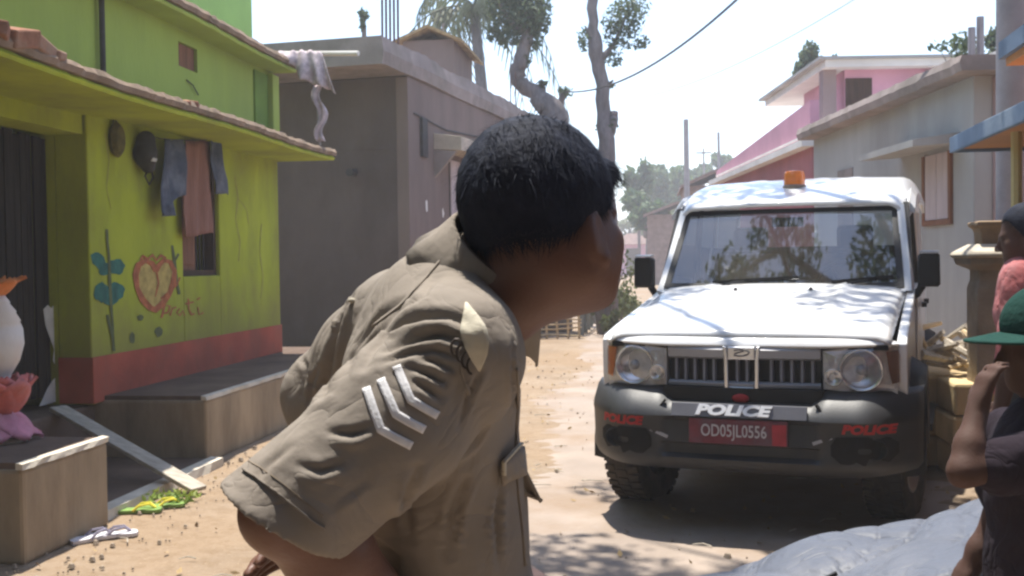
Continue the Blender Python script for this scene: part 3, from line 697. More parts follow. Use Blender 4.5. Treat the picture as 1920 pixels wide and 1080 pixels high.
# footwear on the ground
def flipflop(c, yaw, m1, m2, label, L=.25, grp='slippers left by the veranda'):
    t = thing('slipper', label, 'slipper', (c.x, c.y, gz(c.x, c.y)+.004), (0,0,yaw), grp, local=True)
    pr = [(.045,-.5),(.043,-.2),(.035,0),(.047,.25),(.05,.38),(.035,.48),(0,.5)]
    out = [(x, y*L, 0) for x, y in pr]+[(-x, y*L, 0) for x, y in pr[-2::-1]]
    mb = MB(); mb.prism(out, (0,0,.022)); mb.build('sole', m1, t, bevel=.004)
    for s in (-1, 1):
        mb = MB(); mb.tube([(0, .36*L, .022), (s*.018, .22*L, .05), (s*.038, .02*L, .045), (s*.045, -.12*L, .018)], .007, 6); mb.build('strap', m2, t)
    return t
M_['slw'] = pmat('white_rubber', (.62,.60,.62), var=.12, scale=10, rough=.7, bump=.1, stain=(.4,.33,.3), samt=.5)
M_['slp'] = pmat('grey_strap', (.24,.22,.28), var=.2, scale=10, rough=.6, bump=.1)
M_['slg'] = pmat('green_rubber', (.16,.26,.06), var=.3, scale=10, rough=.7, bump=.1)
M_['sly'] = pmat('yellow_strap', (.70,.60,.06), var=.2, scale=10, rough=.6, bump=.1)
flipflop(hz(176,1012,0), R(-40), M_['slw'], M_['slp'], 'left slipper of the white pair below the near veranda block')
flipflop(hz(212,1006,0), R(-62), M_['slw'], M_['slp'], 'right slipper of the white pair below the near veranda block')
flipflop(hz(262,962,0), R(-75), M_['slg'], M_['sly'], 'green slipper with yellow strap lying nearer the veranda')
flipflop(hz(306,952,0), R(-55), M_['slg'], M_['sly'], 'green slipper with yellow strap lying nearer the plank end')
c = hz(325,942,0)
P = np.array([(c.x-.22+.36*random.random(), c.y-.10+.22*random.random(), .02+.03*random.random()) for _ in range(90)]); V, F = leaves(P, .06, rng, aspect=.4); V[:,2] = np.maximum(V[:,2], .012)
lf = np_obj('leaf_scraps', V, F, leafmat('fresh_scraps', (.16,.26,.05), (.42,.44,.08)), None, smooth=False); kind(lf, 'stuff')
# ================================================================== grey house beyond the green one
def hitp(u, v, p0, n):
    d = ray(u, v); t = (Vector(p0)-O3).dot(Vector(n))/d.dot(Vector(n)); return O3+d*t
c0 = hz(762, 142, 3.99); c1 = hz(945, 226, 3.99)
g2yaw = math.atan2(-(c1.x-c0.x), c1.y-c0.y)
g2 = thing('grey_house', 'unpainted grey cement house with overhanging flat roof beyond the green house', 'house', (c0.x, c0.y, 0), (0,0,g2yaw), local=True)
G2M = rootm(g2); G2I = G2M.inverted(); g2n = G2M.to_3x3() @ Vector((1,0,0))
def g2p(u, v, off=0.0):
    p = G2I @ hitp(u, v, Vector((c0.x, c0.y, 0))+g2n*off, g2n); return p
LG = 7.5
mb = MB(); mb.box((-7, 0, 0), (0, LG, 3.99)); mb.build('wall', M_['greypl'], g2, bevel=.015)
mb = MB(); mb.box((.0, .0, 0), (.014, LG, 3.985)); mb.build('facade_plaster', M_['greypl2'], g2)
mb = MB(); mb.box((-.16, -.012, 0), (.02, .16, 3.98)); mb.build('corner_column', M_['greypl2'], g2, bevel=.012)
for (z0, z1, d) in ((1.95,1.98,.006), (3.0,3.03,.006)):
    mb = MB(); mb.box((-7, -d, z0), (-.17, 0, z1)); mb.build('plaster_joint', M_['greypl'], g2)
rg = []
for y in [-.95+.12*i for i in range(75)]:
    j = .012*math.sin(y*1.9)+random.uniform(-.007,.007); k = .015*math.sin(y*2.7)+random.uniform(-.012, .012)
    rg.append([(-7.2, y, 3.995), (.05+j, y, 3.995+j*.3), (.07+j, y, 4.16), (.04+j, y, 4.36+k), (-7.2, y, 4.36)])
mb = MB(); mb.loft(rg); mb.build('roof', M_['slab'], g2)
hp0 = g2p(812, 280); hp1 = g2p(905, 300)
ya, yb = hp0.y, hp1.y
mb = MB(); za = hp0.z
mb.prism([(0.01, ya, za-.0), (.44, ya, za-.03), (.44, ya, za+.17), (0.01, ya, za+.24)], (0, yb-ya+.4, 0)); hood = mb.build('sunshade', pmat('sunlit_sunshade', (.50,.42,.33), var=.2, scale=4, rough=.95, bump=.3), g2, bevel=.006)  # pale beige carries the sunlight on the sunshade's front
mb = MB(); mb.prism([(0.014, ya, za-.005), (.36, ya, za-.04), (0.014, ya, za-.42)], (0, .07, 0)); mb.build('shadow_wedge', M_['slab'], g2)  # wedge shaped like the triangle of shade below the sunshade
w0 = g2p(840, 310); w1 = g2p(880, 480)
mb = MB(); mb.box((.014, w0.y, w1.z+.0), (.03, w1.y+.5, za-.1)); wn = mb.build('window', M_['dark'], g2)
mb = MB(); mb.box((.03, w0.y, w1.z), (.05, w0.y+.45, za-.1)); mb.build('shutter', pmat('pale_shutter', (.50,.42,.42), var=.1, scale=3, rough=.8), wn)
for px in ((798,385,9),(829,400,7),(815,440,5),(828,480,5)):
    p = g2p(px[0], px[1]); mb = MB(); s = px[2]*.006
    mb.add([(.016, p.y+s*math.cos(t)*random.uniform(.7,1.3), p.z+1.6*s*math.sin(t)*random.uniform(.7,1.3)) for t in [k*.785 for k in range(8)]], [tuple(range(8))]); mb.build('plaster_scar', M_['white'], g2)
pb = g2p(790, 255); mb = MB(); mb.box((.014, pb.y-.1, pb.z-.3), (.06, pb.y+.12, pb.z+.25)); mb.build('dark_wall_box', M_['iron'], g2)  # dark block on the facade left of the sunshade
mb = MB()
for k in range(5):
    x = -.55+.06*k; mb.tube([(x, .5, 4.3), (x+.01, .5, 5.4+.1*(k%2))], .018, 5)
mb.build('reinforcing_bars', M_['rust'], g2)
mb = MB()
for k in range(2): mb.tube([(-.2+.1*k, 6.2, 4.3), (-.2+.1*k, 6.2, 5.1)], .012, 5)
mb.build('reinforcing_bars', M_['rust'], g2)
for i in range(6):
    lump('roof_rubble', (-.45+.25*random.random(), .9+.95*i+random.random()*.4, 4.34), (.25,.38,.08+.07*random.random()), M_['slab'] if i % 3 else M_['straw'], g2)
mb = MB(); mb.tube([at(636,290,c0.y*.96), at(634,320,c0.y*.96)], .05, 7)
vent = thing('wall_spout', 'dark drain stub on the shaded side wall of the grey house', 'pipe', at(635,310,c0.y))
mb = MB(); p = G2M @ Vector(((G2I @ at(636,318,c0.y)).x, 0, (at(636,318,c0.y)).z)); mb.tube([p+Vector((0,.02,0)), p+Vector((0,-.25,-.02))], .055, 10); mb.build('spout', M_['iron'], vent)
# roof-top hut behind (pale tiles)
rh = thing('roof_hut', 'small pale tiled shed standing behind the grey house roof', 'shed', at(800,70,19.5))
p = at(805, 75, 19.5); mb = MB(); mb.box((p.x-.5, p.y, 0), (p.x+.45, p.y+2, p.z)); mb.build('shed_wall', M_['greypl2'], rh)
mb = MB(); mb.prism([(p.x-.65, p.y-.2, p.z-.03), (p.x+.0, p.y-.2, p.z+.24), (p.x+.65, p.y-.2, p.z-.05), (p.x+.65, p.y-.2, p.z-.1), (p.x, p.y-.2, p.z+.19), (p.x-.65, p.y-.2, p.z-.08)], (0, 2.4, 0)); mb.build('shed_roof', M_['straw'], rh)

# ================================================================== right side: pale cement house
R1Y = 9.0
r0 = at(1825, 140, R1Y); r1_ = at(1525, 250, R1Y*1.53)
yaw1 = math.atan2(-(r1_.x-r0.x), r1_.y-r0.y)
r1 = thing('cement_house', 'pale cement single-storey house with flat roof behind the parked jeep', 'house', (r0.x, r0.y, 0), (0,0,yaw1), local=True)
RM = rootm(r1); RI = RM.inverted(); rn = RM.to_3x3() @ Vector((-1,0,0))
def r1p(u, v, off=0.0): return RI @ hitp(u, v, Vector((r0.x, r0.y, 0))+rn*off, rn)
L1 = Vector((r1_.x-r0.x, r1_.y-r0.y)).length
ZR = r0.z
mb = MB(); mb.box((0, 0, 0), (5, L1, ZR)); mb.build('wall', M_['r1'], r1, bevel=.012)
mb = MB(); mb.box((.16, -.012, 0), (5, -.0, ZR-.02)); mb.build('end_wall_plaster', M_['mauve'], r1)
rg = []
for y in [-.28+.13*i for i in range(int((L1+.4)/.13)+1)]:
    j = random.uniform(-.015, .015); rg.append([(-.20+j, y, ZR-.01), (-.22+j, y, ZR+.06), (-.20+j, y, ZR+.13+j), (5.2, y, ZR+.13), (5.2, y, ZR-.01)])
mb = MB(); mb.loft(rg); mb.build('roof', M_['slab'], r1)
mb = MB(); mb.box((.1, -.27, ZR+.131), (.9, .3, ZR+.16)); mb.build('roof_lit_patch', M_['white'], r1)  # white patch stands in for the sunlit top of the slab
wa = r1p(1738, 292); wb = r1p(1783, 412); y0_, y1_ = min(wa.y, wb.y), max(wa.y, wb.y)
wz0, wz1 = r1p(1760, 412).z, r1p(1760, 288).z
la = r1p(1663, 288); lb = r1p(1793, 262)
mb = MB(); mb.prism([(0, lb.y-.1, wz1+.05), (-.42, lb.y-.1, wz1+.02), (-.42, lb.y-.1, wz1+.08), (0, lb.y-.1, wz1+.14)], (0, la.y-lb.y-.3, 0)); mb.build('sunshade', M_['r1'], r1)
mb = MB(); mb.box((-.03, y0_-.05, wz0), (-.0, y0_, wz1)); mb.box((-.03, y1_, wz0), (0, y1_+.06, wz1)); mb.box((-.03, y0_-.05, wz0-.05), (0, y1_+.06, wz0)); wf = mb.build('window_frame', M_['wood'], r1)
for k in range(2):
    a = y0_+(y1_-y0_)*k/2+.005; b = y0_+(y1_-y0_)*(k+1)/2-.005
    mb = MB(); mb.box((-.022, a, wz0+.003), (-.004, b, wz1-.003)); mb.build('shutter', pmat('grey_pink_shutter', (.46,.38,.38), var=.12, scale=5, rough=.8, stretch=(3,3,.4)), wf)
ma, mb_ = r1p(1572, 318), r1p(1600, 400)
mb = MB(); mb.box((-.012, min(ma.y,mb_.y), ma.z-1.0), (0, max(ma.y,mb_.y), ma.z-.02)); mb.build('plaster_patch', M_['slab'], r1)
for i, u in enumerate((1822, 1838)):
    q = RI @ at(u, 105, R1Y*1.12); zz = (at(u, (52, 32)[i], R1Y*1.12)).z
    mb = MB(); mb.tube([(q.x, q.y, ZR+.1), (q.x, q.y, zz)], .035, 7); mb.build('roof_post', M_['conc'], r1)
# plants growing in pots on that roof
def shrub(name, label, c, r, n, size, mat, cat='plant', group=None, stems=5, zb=None):
    t = thing(name, label, cat, (c[0], c[1], zb if zb is not None else c[2]-r[2]), group=group)
    cl = [(np.array(c)+rng.normal(size=3)*np.array(r)*.45, np.array(r)*rng.uniform(.35,.6)) for _ in range(7)]
    V, F = leaves(crown_pts(cl, n, rng), size, rng); np_obj('foliage', V, F, mat, t, smooth=False)
    mb = MB(); zb_ = zb if zb is not None else c[2]-r[2]
    for i in range(stems):
        q = cl[i % len(cl)][0]; mb.tube([(c[0]+random.uniform(-.1,.1)*r[0], c[1], zb_), ((c[0]+q[0])/2, (c[1]+q[1])/2, (zb_+q[2])/2+.05), tuple(q)], [.02*r[2]+.004,.012*r[2]+.003,.006*r[2]+.002], 5)
    mb.build('stem', M_['bark'], t); return t
p = at(1800, 98, 11); shrub('roof_plant', 'leafy plant on the cement house roof beside the concrete posts', (p.x, p.y, p.z), (.25,.25,.18), 260, .07, M_['leafA'], zb=ZR+.1)
# ---- pink house further on
P1 = at(1522, 250, 14.3); P2 = at(1345, 345, 21.5)
yawp = math.atan2(-(P2.x-P1.x), P2.y-P1.y); 
ph = thing('pink_house', 'two-storey pink painted house with white roof slab behind the cement house', 'house', (P1.x, P1.y, 0), (0,0,yawp), local=True)
PM = rootm(ph); PI = PM.inverted(); LP = Vector((P2.x-P1.x, P2.y-P1.y)).length
ZB = 2.9
mb = MB(); mb.box((0, 0, 0), (4, LP, ZB)); mb.build('lower_wall', M_['pinkred'], ph)
mb = MB(); mb.box((-.16, -.1, ZB), (4, LP+.1, ZB+.09)); mb.build('floor_slab', M_['white'], ph)
mb = MB(); mb.prism([(-.02, 0, ZB+.09), (-.02, LP, ZB+.09), (-.02, LP, ZB+.28), (-.02, 0, ZB+.62)], (.12, 0, 0)); mb.build('parapet', M_['pink'], ph)
mb = MB(); mb.box((-.03, .6, ZB+.16), (-.02, LP, ZB+.19)); mb.build('parapet_line', M_['white'], ph)
uz = (at(1545, 145, 16.6)).z
q = PI @ at(1548, 145, 15.6)
mb = MB(); mb.box((q.x+.35, q.y+.25, ZB+.09), (q.x+4.2, q.y+2.6, uz-.02)); mb.build('upper_room', M_['pink'], ph)
mb = MB(); mb.box((q.x-.0, q.y, uz-.02), (q.x+4.6, q.y+4.0, uz+.09)); mb.build('roof_slab', M_['white'], ph)
mb = MB(); mb.box((q.x-.1, q.y-.05, uz+.09), (q.x+4.7, q.y+4.1, uz+.13)); mb.build('roof_edge', M_['r1'], ph)
mb = MB(); mb.box((q.x+.02, q.y+.22, ZB+.09), (q.x+.22, q.y+.42, uz-.02)); mb.build('porch_column', M_['mauve'], ph)
mb = MB(); mb.box((q.x+.36, q.y+.235, ZB+.5), (q.x+.75, q.y+.25, uz-.15)); mb.build('doorway', M_['darkwood'], ph)
mb = MB(); mb.box((q.x+.3, q.y+.0, ZB+.55), (q.x+1.1, q.y+.25, ZB+.61)); mb.build('ledge', M_['white'], ph)
mb = MB(); mb.box((q.x+1.25, q.y+.0, uz-.36), (q.x+1.85, q.y+.25, uz-.31)); mb.build('ledge', M_['white'], ph)
for k in range(3):
    mb = MB(); mb.tube([(q.x+1.55+.12*k, q.y+.2, ZB+.5), (q.x+1.55+.12*k, q.y+.2, uz-.05)], .02, 6); mb.build('railing_bar', M_['mauve'], ph)
# ---- orange and blue shop front, right edge
SE0 = at(1780, 281, 6.5); SE1 = at(1922, 218, 4.95); SE1.z = SE0.z
sd = (SE1-SE0); sd.z = 0; yaws = math.atan2(-sd.x, sd.y)+math.pi
sh = thing('shop', 'orange painted shop front with blue edged concrete sunshades at the right edge', 'shop', (SE0.x, SE0.y, 0), (0,0,yaws), local=True)
SI = rootm(sh).inverted()      # local: +y away along the edge, +x towards the shop
zs = SE0.z
mb = MB(); mb.box((-.0, -3.5, zs-.02), (.03, .0, zs+.075)); mb.box((.03, -.03, zs-.02), (.60, 0, zs+.075)); mb.build('sunshade_rim', M_['blue'], sh, bevel=.006)
mb = MB(); mb.box((.03, -3.5, zs-.0), (.62, -.03, zs+.05)); mb.build('sunshade', M_['orange'], sh)
mb = MB(); mb.box((.60, -3.5, 0), (.75, -2.2, 3.2)); mb.box((.60, -1.0, 0), (.75, -.05, 1.0)); mb.box((.60, -2.2, 2.0), (.75, -.05, 3.2)); mb.build('wall', M_['orange'], sh)
mb = MB(); mb.box((.60, -.05, 0), (3.5, .1, 3.2)); mb.build('side_wall', M_['orange'], sh)
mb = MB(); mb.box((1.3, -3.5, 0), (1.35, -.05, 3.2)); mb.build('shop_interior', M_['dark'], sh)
mb = MB(); mb.box((.63, -.86, 1.0), (.66, -.50, 2.0)); mb.build('hanging_cloth', pmat('dark_teal_cloth', (.05,.075,.09), var=.5, scale=9, rough=.9, bump=.3), sh)
pp = SI @ at(1906, 330, 5.6); mb = MB(); mb.tube([(pp.x, pp.y, 0), (pp.x, pp.y, zs)], .028, 8); mb.build('awning_post', pmat('yellow_post', (.50,.42,.20), var=.15, scale=5, rough=.8), sh)
zu = (at(1895, 98, 5.6)).z
pu = SI @ at(1872, 112, 5.7); 
mb = MB(); mb.box((pu.x, -3.5, zu-.02), (pu.x+.03, pu.y, zu+.07)); mb.box((pu.x+.03, pu.y-.03, zu-.02), (pu.x+1.5, pu.y, zu+.07)); mb.build('roof_rim', M_['blue'], sh)
mb = MB(); mb.box((pu.x+.03, -3.5, zu-.06), (pu.x+2.0, pu.y-.03, zu+.03)); mb.build('roof', M_['orange'], sh)
up_ = thing('utility_pole', 'thick grey concrete pole rising behind the orange shop at top right', 'pole', CW(3.62, 7.6))
mb = MB(); mb.tube([CW(3.58,7.6,0), CW(3.58,7.6,8)], [.13,.10], 12); mb.build('pole_shaft', M_['conc'], up_, smooth=True, auto=40)
# ---- masonry pedestal
tu = thing('masonry_pedestal', 'weathered pedestal planter with flared cap beside the cement house window', 'pedestal', CW(3.03, 6.75))
b = CW(3.03, 6.75)
def zpx(v, t=6.75): return CAMH+(HZ-8-v)/FPX*t
mb = MB(); 
def sqring(h, z): return [(b.x+h*cx, b.y+h*cy, z) for cx, cy in ((-1,-1),(1,-1),(1,1),(-1,1))]
mb.loft([sqring(.115, 0), sqring(.115, zpx(545)), sqring(.10, zpx(530)), sqring(.10, zpx(510)), sqring(.17, zpx(500)), sqring(.18, zpx(488))]); mb.build('column', pmat('pedestal_stone', (.33,.27,.20), var=.25, scale=5, rough=.95, bump=.5, stain=(.2,.17,.13), samt=.6), tu, bevel=.008)
mb = MB(); mb.loft([sqring(.185, zpx(488)), sqring(.20, zpx(482)), sqring(.185, zpx(476)), sqring(.11, zpx(462))]); mb.build('cap', M_['nosing'], tu, bevel=.008)
mb = MB(); mb.loft([sqring(.075, zpx(462)), sqring(.08, zpx(440)), sqring(.09, zpx(432)), sqring(.11, zpx(428)), sqring(.11, zpx(421)), sqring(.085, zpx(419))]); mb.build('planter_box', pmat('pedestal_brick', (.30,.21,.13), var=.25, scale=5, rough=.95, bump=.5), tu, bevel=.006)
# ---- yellow stone steps and a pile of sticks between jeep and people
st = thing('stone_wall', 'pale yellow stone block wall beside the jeep rear wheel', 'wall', CW(2.95, 7.2))
zt = 0.0; k = 0
for (h_, w_) in ((.21,.55),(.20,.5),(.21,.46)):
    for j in range(3):
        mb = MB(); p = CW(2.78+w_*.5+random.uniform(-.015,.015), 6.85+.46*j); mb.box((p.x-w_/2, p.y-.22, zt+.004), (p.x+w_/2, p.y+.22, zt+h_-.006)); mb.build('stone_block', M_['yellowstone'], st, bevel=.02); k += 1
    zt += h_
sp = thing('stick_pile', 'loose pile of pale split sticks on the yellow stone wall', 'wood pile', CW(3.0, 7.4, zt))
for i in range(26):
    p = CW(2.80+.5*random.random(), 6.9+.5*random.random(), zt+.03+.30*random.random()*(1-abs(i/13-1)*.3))
    d = CW(random.uniform(-.45,.45), random.uniform(-.3,.3), random.uniform(-.13,.1)); mb = MB(); mb.tube([p-d*.5, p+d*.5+Vector((0,0,.01))], [.02+.015*random.random(), .016], 6); mb.build('stick', M_['greywood'] if i % 3 else M_['bamboo'], sp)

# ================================================================== trees
def tree_obj(name, label, trunk, rad, limbs, clumps, n, size, mat, group=None, cat='tree', nside=9, bark=None):
    t = thing(name, label, cat, (trunk[0][0], trunk[0][1], 0), group=group)
    mb = MB()
    def wig(path, rad, sub=4, amp=.25):
        P, Q = [], []
        for i in range(len(path)-1):
            a, b = Vector(path[i]), Vector(path[i+1])
            for k in range(sub):
                f = k/sub; P.append(a.lerp(b, f)+Vector((random.uniform(-1,1), random.uniform(-1,1), 0))*amp*rad[i]); Q.append((rad[i]*(1-f)+rad[i+1]*f)*random.uniform(.9,1.12))
        P.append(Vector(path[-1])); Q.append(rad[-1]); return P, Q
    mb.tube(*wig(trunk, rad), n=nside); mb.build('trunk', bark or M_['bark'], t, smooth=True)
    for lp, lr in limbs:
        mb = MB(); mb.tube(*wig(lp, lr), n=6); mb.build('limb', bark or M_['bark'], t, smooth=True)
    if clumps:
        V, F = leaves(crown_pts(clumps, n, rng, shell=.35), size, rng); np_obj('crown', V, F, mat, t, smooth=False)
    return t
TD = 21.5
def tp(u, v, t=TD): return at(u, v, t)
g0 = tp(1045, 640)
t1 = tree_obj('crooked_tree', 'pollarded grey tree with bent trunk and leafy tuft rising above the officer', [(g0.x, g0.y, 0), tp(1046,400), tp(1040,215), tp(1010,180), tp(968,150), tp(974,120), tp(990,75), tp(985,40), tp(975,-30)], [.32,.29,.25,.18,.15,.15,.13,.10,.06],
  [([tp(1042,215), tp(1052,190), tp(1058,168)], [.11,.07,.05]), ([tp(1012,182), tp(1018,165), tp(1014,152)], [.10,.06,.05]), ([tp(985,50), tp(1010,20), tp(1025,-20)], [.08,.05,.03]), ([tp(980,60), tp(950,30), tp(930,-5)], [.08,.05,.03])],
  [(tp(985,30), (.45,.5,.45)), (tp(945,15), (.40,.4,.4)), (tp(1010,20), (.28,.3,.45)), (tp(965,-10), (.4,.4,.35)), (tp(940,-30), (.5,.5,.4)), (tp(1000,75), (.2,.2,.25)), (tp(925,60), (.18,.2,.2)), (tp(1016,158), (.12,.12,.12)), (tp(1060,172), (.15,.15,.12)), (tp(985,110), (.13,.13,.2)), (tp(955,70), (.3,.3,.2)), (tp(1000,45),(.35,.3,.3))], 4200, .105, M_['leafA'])
g1 = tp(1140, 640, 20.5)
TT = 20.5
t2 = tree_obj('tall_tree', 'tall straight pollarded tree with sparse small leaves right of the officer', [(g1.x, g1.y, 0), tp(1140,400,TT), tp(1136,262,TT), tp(1131,160,TT), tp(1118,100,TT), tp(1112,40,TT), tp(1110,-60,TT)], [.23,.21,.165,.14,.15,.10,.09],
  [([tp(1131,108,TT), tp(1150,85,TT), tp(1168,45,TT), tp(1180,10,TT)], [.08,.05,.03,.02]), ([tp(1112,90,TT), tp(1104,70,TT), tp(1098,50,TT)], [.06,.04,.02]), ([tp(1140,250,TT), tp(1150,225,TT), tp(1152,210,TT)], [.13,.10,.08]), ([tp(1128,165,TT), tp(1140,160,TT), tp(1150,150,TT)], [.06,.04,.02])],
  [(tp(1170,40,TT), (.42,.4,.42)), (tp(1185,15,TT), (.35,.35,.3)), (tp(1095,75,TT), (.16,.2,.25)), (tp(1150,110,TT), (.2,.2,.16)), (tp(1145,235,TT), (.13,.14,.22)), (tp(1146,160,TT), (.12,.1,.08)), (tp(1200,80,TT), (.2,.2,.15)), (tp(1125,235,TT), (.1,.1,.15)), (tp(1160,65,TT), (.35,.3,.35))], 1700, .085, M_['leafA'])
# palm behind the grey house
pt = thing('palm_tree', 'tall coconut palm with drooping fronds behind the grey house', 'palm', at(888,400,28))
q0 = at(888, 12, 28); mb = MB(); mb.tube([(q0.x+.5, q0.y, 0), (q0.x+.35, q0.y, q0.z*.5), (q0.x, q0.y, q0.z)], [.22,.17,.13], 8); mb.build('trunk', M_['bark'], pt, smooth=True)
for k in range(20):
    th = k*2.4+random.random()*.4; L = random.uniform(2.0, 3.1); el = random.uniform(-.15, 1.0); mb = MB(); prev = None
    pts = []
    for i in range(9):
        s = i/8; r_ = L*math.sin(min(1.5, s*1.2))*math.cos(el)*1.05; z = L*(math.sin(el)*s-1.05*s*s*(1.15-.4*el)); pts.append(q0+Vector((r_*math.cos(th), r_*math.sin(th), z)))
    mb.tube(pts, [.03-.003*i for i in range(9)], 4)
    for i in range(1, 9):
        for sgn in (-1, 1):
            for h in (0, .5):
                a = pts[i-1].lerp(pts[i], h); d = (pts[i]-pts[i-1]).normalized(); sd_ = d.cross(Vector((0,0,1))).normalized()*sgn
                tip = a+d*.22+sd_*.34*(1-.06*i)-Vector((0,0,.34+.14*random.random())); mb.add([a-d*.045, a+d*.055, tip+d*.03, tip-d*.01], [(0,1,2,3)])
    mb.build('frond', M_['leafP'], pt)
# distant trees, each its own
def rtree(name, label, u, vtop, vbot, t, wpx, n, size, mat, group, dens=6):
    top = at(u, vtop, t); bot = at(u, vbot, t); wd = wpx/FPX*t/2; zc = (top.z+bot.z)/2; rz = (top.z-bot.z)/2
    cl = []
    for k in range(dens):
        a = k*2.4; rr = .55*wd*math.sqrt(random.random()); cl.append(((top.x+rr*math.cos(a)*1.2, top.y+rr*math.sin(a), zc+rz*random.uniform(-.55,.6)), (wd*random.uniform(.32,.55), wd*.5, rz*random.uniform(.3,.5))))
    limbs = [([(top.x, top.y, zc-rz*.8), tuple(Vector(c)*.6+Vector((top.x, top.y, zc-rz*.8))*.4), c], [.05*wd+.03,.035*wd+.02,.02]) for c, r in cl[:4]]
    return tree_obj(name, label, [(top.x, top.y, 0), (top.x+.1*wd, top.y, zc-rz*.6), (top.x, top.y, zc+rz*.3)], [.07*wd+.05,.06*wd+.04,.03], limbs, cl, n, size, mat, group, nside=6)
GR = 'trees far down the lane'
rtree('leafy_tree', 'far bushy green tree just right of the officer with pointed top', 1195, 296, 440, 70, 60, 900, .5, M_['leafB'], GR)
rtree('leafy_tree', 'broad pale green far tree left of the thin pole', 1245, 308, 430, 85, 110, 1500, .6, M_['leafB'], GR, 9)
rtree('leafy_tree', 'hazy far tree behind the thin pole', 1300, 306, 400, 100, 90, 1300, .7, M_['leafB'], GR, 8)
rtree('leafy_tree', 'low olive tree above the little pink hut', 1180, 400, 470, 110, 90, 1000, .6, M_['leafC'], GR, 7)
rtree('leafy_tree', 'dull brown-green tree left of the jeep windscreen', 1245, 385, 460, 75, 70, 1000, .5, M_['leafC'], GR, 7)
rtree('leafy_tree', 'thin far tree with ragged top above the red hut roofs', 1345, 290, 350, 95, 70, 800, .6, M_['leafB'], GR, 6)
rtree('leafy_tree', 'far green tree low between the thin pole and the red hut roofs', 1275, 345, 440, 90, 120, 1500, .6, M_['leafB'], GR, 8)
rtree('leafy_tree', 'nearest bushy far tree just above the lane bend', 1210, 355, 455, 62, 90, 1400, .45, M_['leafB'], GR, 8)
GB = 'trees behind the pink house'
rtree('leafy_tree', 'dark tree with two round tufts above the pink house slab', 1515, 82, 200, 26, 62, 1100, .2, M_['leafA'], GB, 7)
rtree('leafy_tree', 'small tuft of tree top right of the dark tree', 1562, 95, 150, 27, 40, 400, .18, M_['leafA'], GB, 4)
rtree('leafy_tree', 'pair of narrow tree tops behind the middle of the pink roof', 1648, 98, 170, 28, 55, 600, .18, M_['leafA'], GB, 5)
rtree('leafy_tree', 'leafy tree top behind the shop pole at top right', 1872, 40, 130, 15, 40, 500, .12, M_['leafA'], GB, 5)
rtree('leafy_tree', 'faint leafy tree beyond the grey house shed', 830, 0, 80, 40, 60, 500, .25, M_['leafA'], 'trees behind the grey house', 5)
rtree('leafy_tree', 'little leafy sprig above the grey house roof edge', 680, 8, 60, 22, 30, 220, .1, M_['leafA'], 'trees behind the grey house', 3)
# roadside weeds and bushes by the fence
for i, (u, v, t, rr, hh) in enumerate(((1132,600,20.3,.36,.62),(1158,585,21.5,.38,.52),(1120,570,22.5,.25,.45),(1165,560,24.5,.28,.35),(1175,545,27,.3,.35),(1148,622,19.6,.20,.22))):
    c = at(u, v, t); shrub('bush', ['nearest low weedy bush by the grey post fence','yellowish bush at the lane edge beside the jeep bonnet','tall thin bush against the fence posts','small bush farther up the lane edge','farthest bush on the lane edge below the hut','small weed tuft on the orange earth'][i], (c.x, c.y, hh), (rr, rr, hh), 420, .11, M_['leafC'], 'bush', 'bushes along the post fence', zb=0)
# ================================================================== fences, hut, poles, wire
bf = thing('bamboo_fence', 'low pale bamboo rail fence on the orange earth past the officer', 'fence', at(1035,635,19.5))
fa = at(985, 636, 19.5); fb = at(1086, 634, 19.5); fa.z = fb.z = 0
for k in range(6):
    p = fa.lerp(fb, k/5); mb = MB(); mb.tube([p, p+Vector((random.uniform(-.03,.03), 0, .62+.14*(k == 5)+.05*random.random()))], .024, 6); mb.build('post', M_['bamboo'], bf)
for k in range(6):
    z = .06+.105*k+random.uniform(-.015,.015); mb = MB(); mb.tube([fa+Vector((-.06,-.03,z)), fa.lerp(fb,.5)+Vector((0,-.035,z+random.uniform(-.02,.02))), fb+Vector((.05,-.03,z+random.uniform(-.03,.03)))], .016, 6); mb.build('rail', M_['bamboo'], bf)
pf = thing('post_fence', 'grey green wooden post fence running up the lane beside the bushes', 'fence', at(1120,600,21))
for k in range(15):
    s = k/14; u = 1090+62*s**.8; t = 20.2+12*s; p = at(u, 600, t); h_ = 1.15+.55*s+random.uniform(-.12,.12)
    mb = MB(); mb.tube([(p.x, p.y, 0), (p.x+random.uniform(-.03,.03), p.y, h_*.6), (p.x+random.uniform(-.05,.05), p.y, h_)], [.05,.045,.035], 6); mb.build('post', M_['bluegreywood'], pf)
pa = at(1090,600,20.2); pb = at(1152,600,32.2)
for z in (.45,.95):
    mb = MB(); mb.tube([(pa.x+.05,pa.y,z), (pb.x+.05,pb.y,z+.3)], .018, 5); mb.build('rail', M_['bluegreywood'], pf)
gp = thing('stone_post', 'tall grey gate post with pale cap at the end of the post fence', 'post', at(1148,520,33))
p = at(1146, 520, 33); mb = MB(); mb.box((p.x-.2,p.y-.2,0),(p.x+.2,p.y+.2,2.25)); mb.build('post_shaft', M_['bluegreywood'], gp, bevel=.03)
mb = MB(); mb.box((p.x-.25,p.y-.25,2.25),(p.x+.25,p.y+.25,2.36)); mb.build('cap', M_['nosing'], gp)
hu = thing('pink_hut', 'tiny far pink hut with dark doorway at the end of the lane', 'hut', at(1187,515,95))
p = at(1187, 515, 95); zr = (at(1187, 458, 95)).z
mb = MB(); wv = 1.5
mb.box((p.x-wv,p.y,0),(p.x-.62,p.y+3,zr)); mb.box((p.x+.62,p.y,0),(p.x+wv,p.y+3,zr)); mb.box((p.x-.62,p.y,zr-.35),(p.x+.62,p.y+3,zr)); mb.build('wall', M_['pink'], hu)
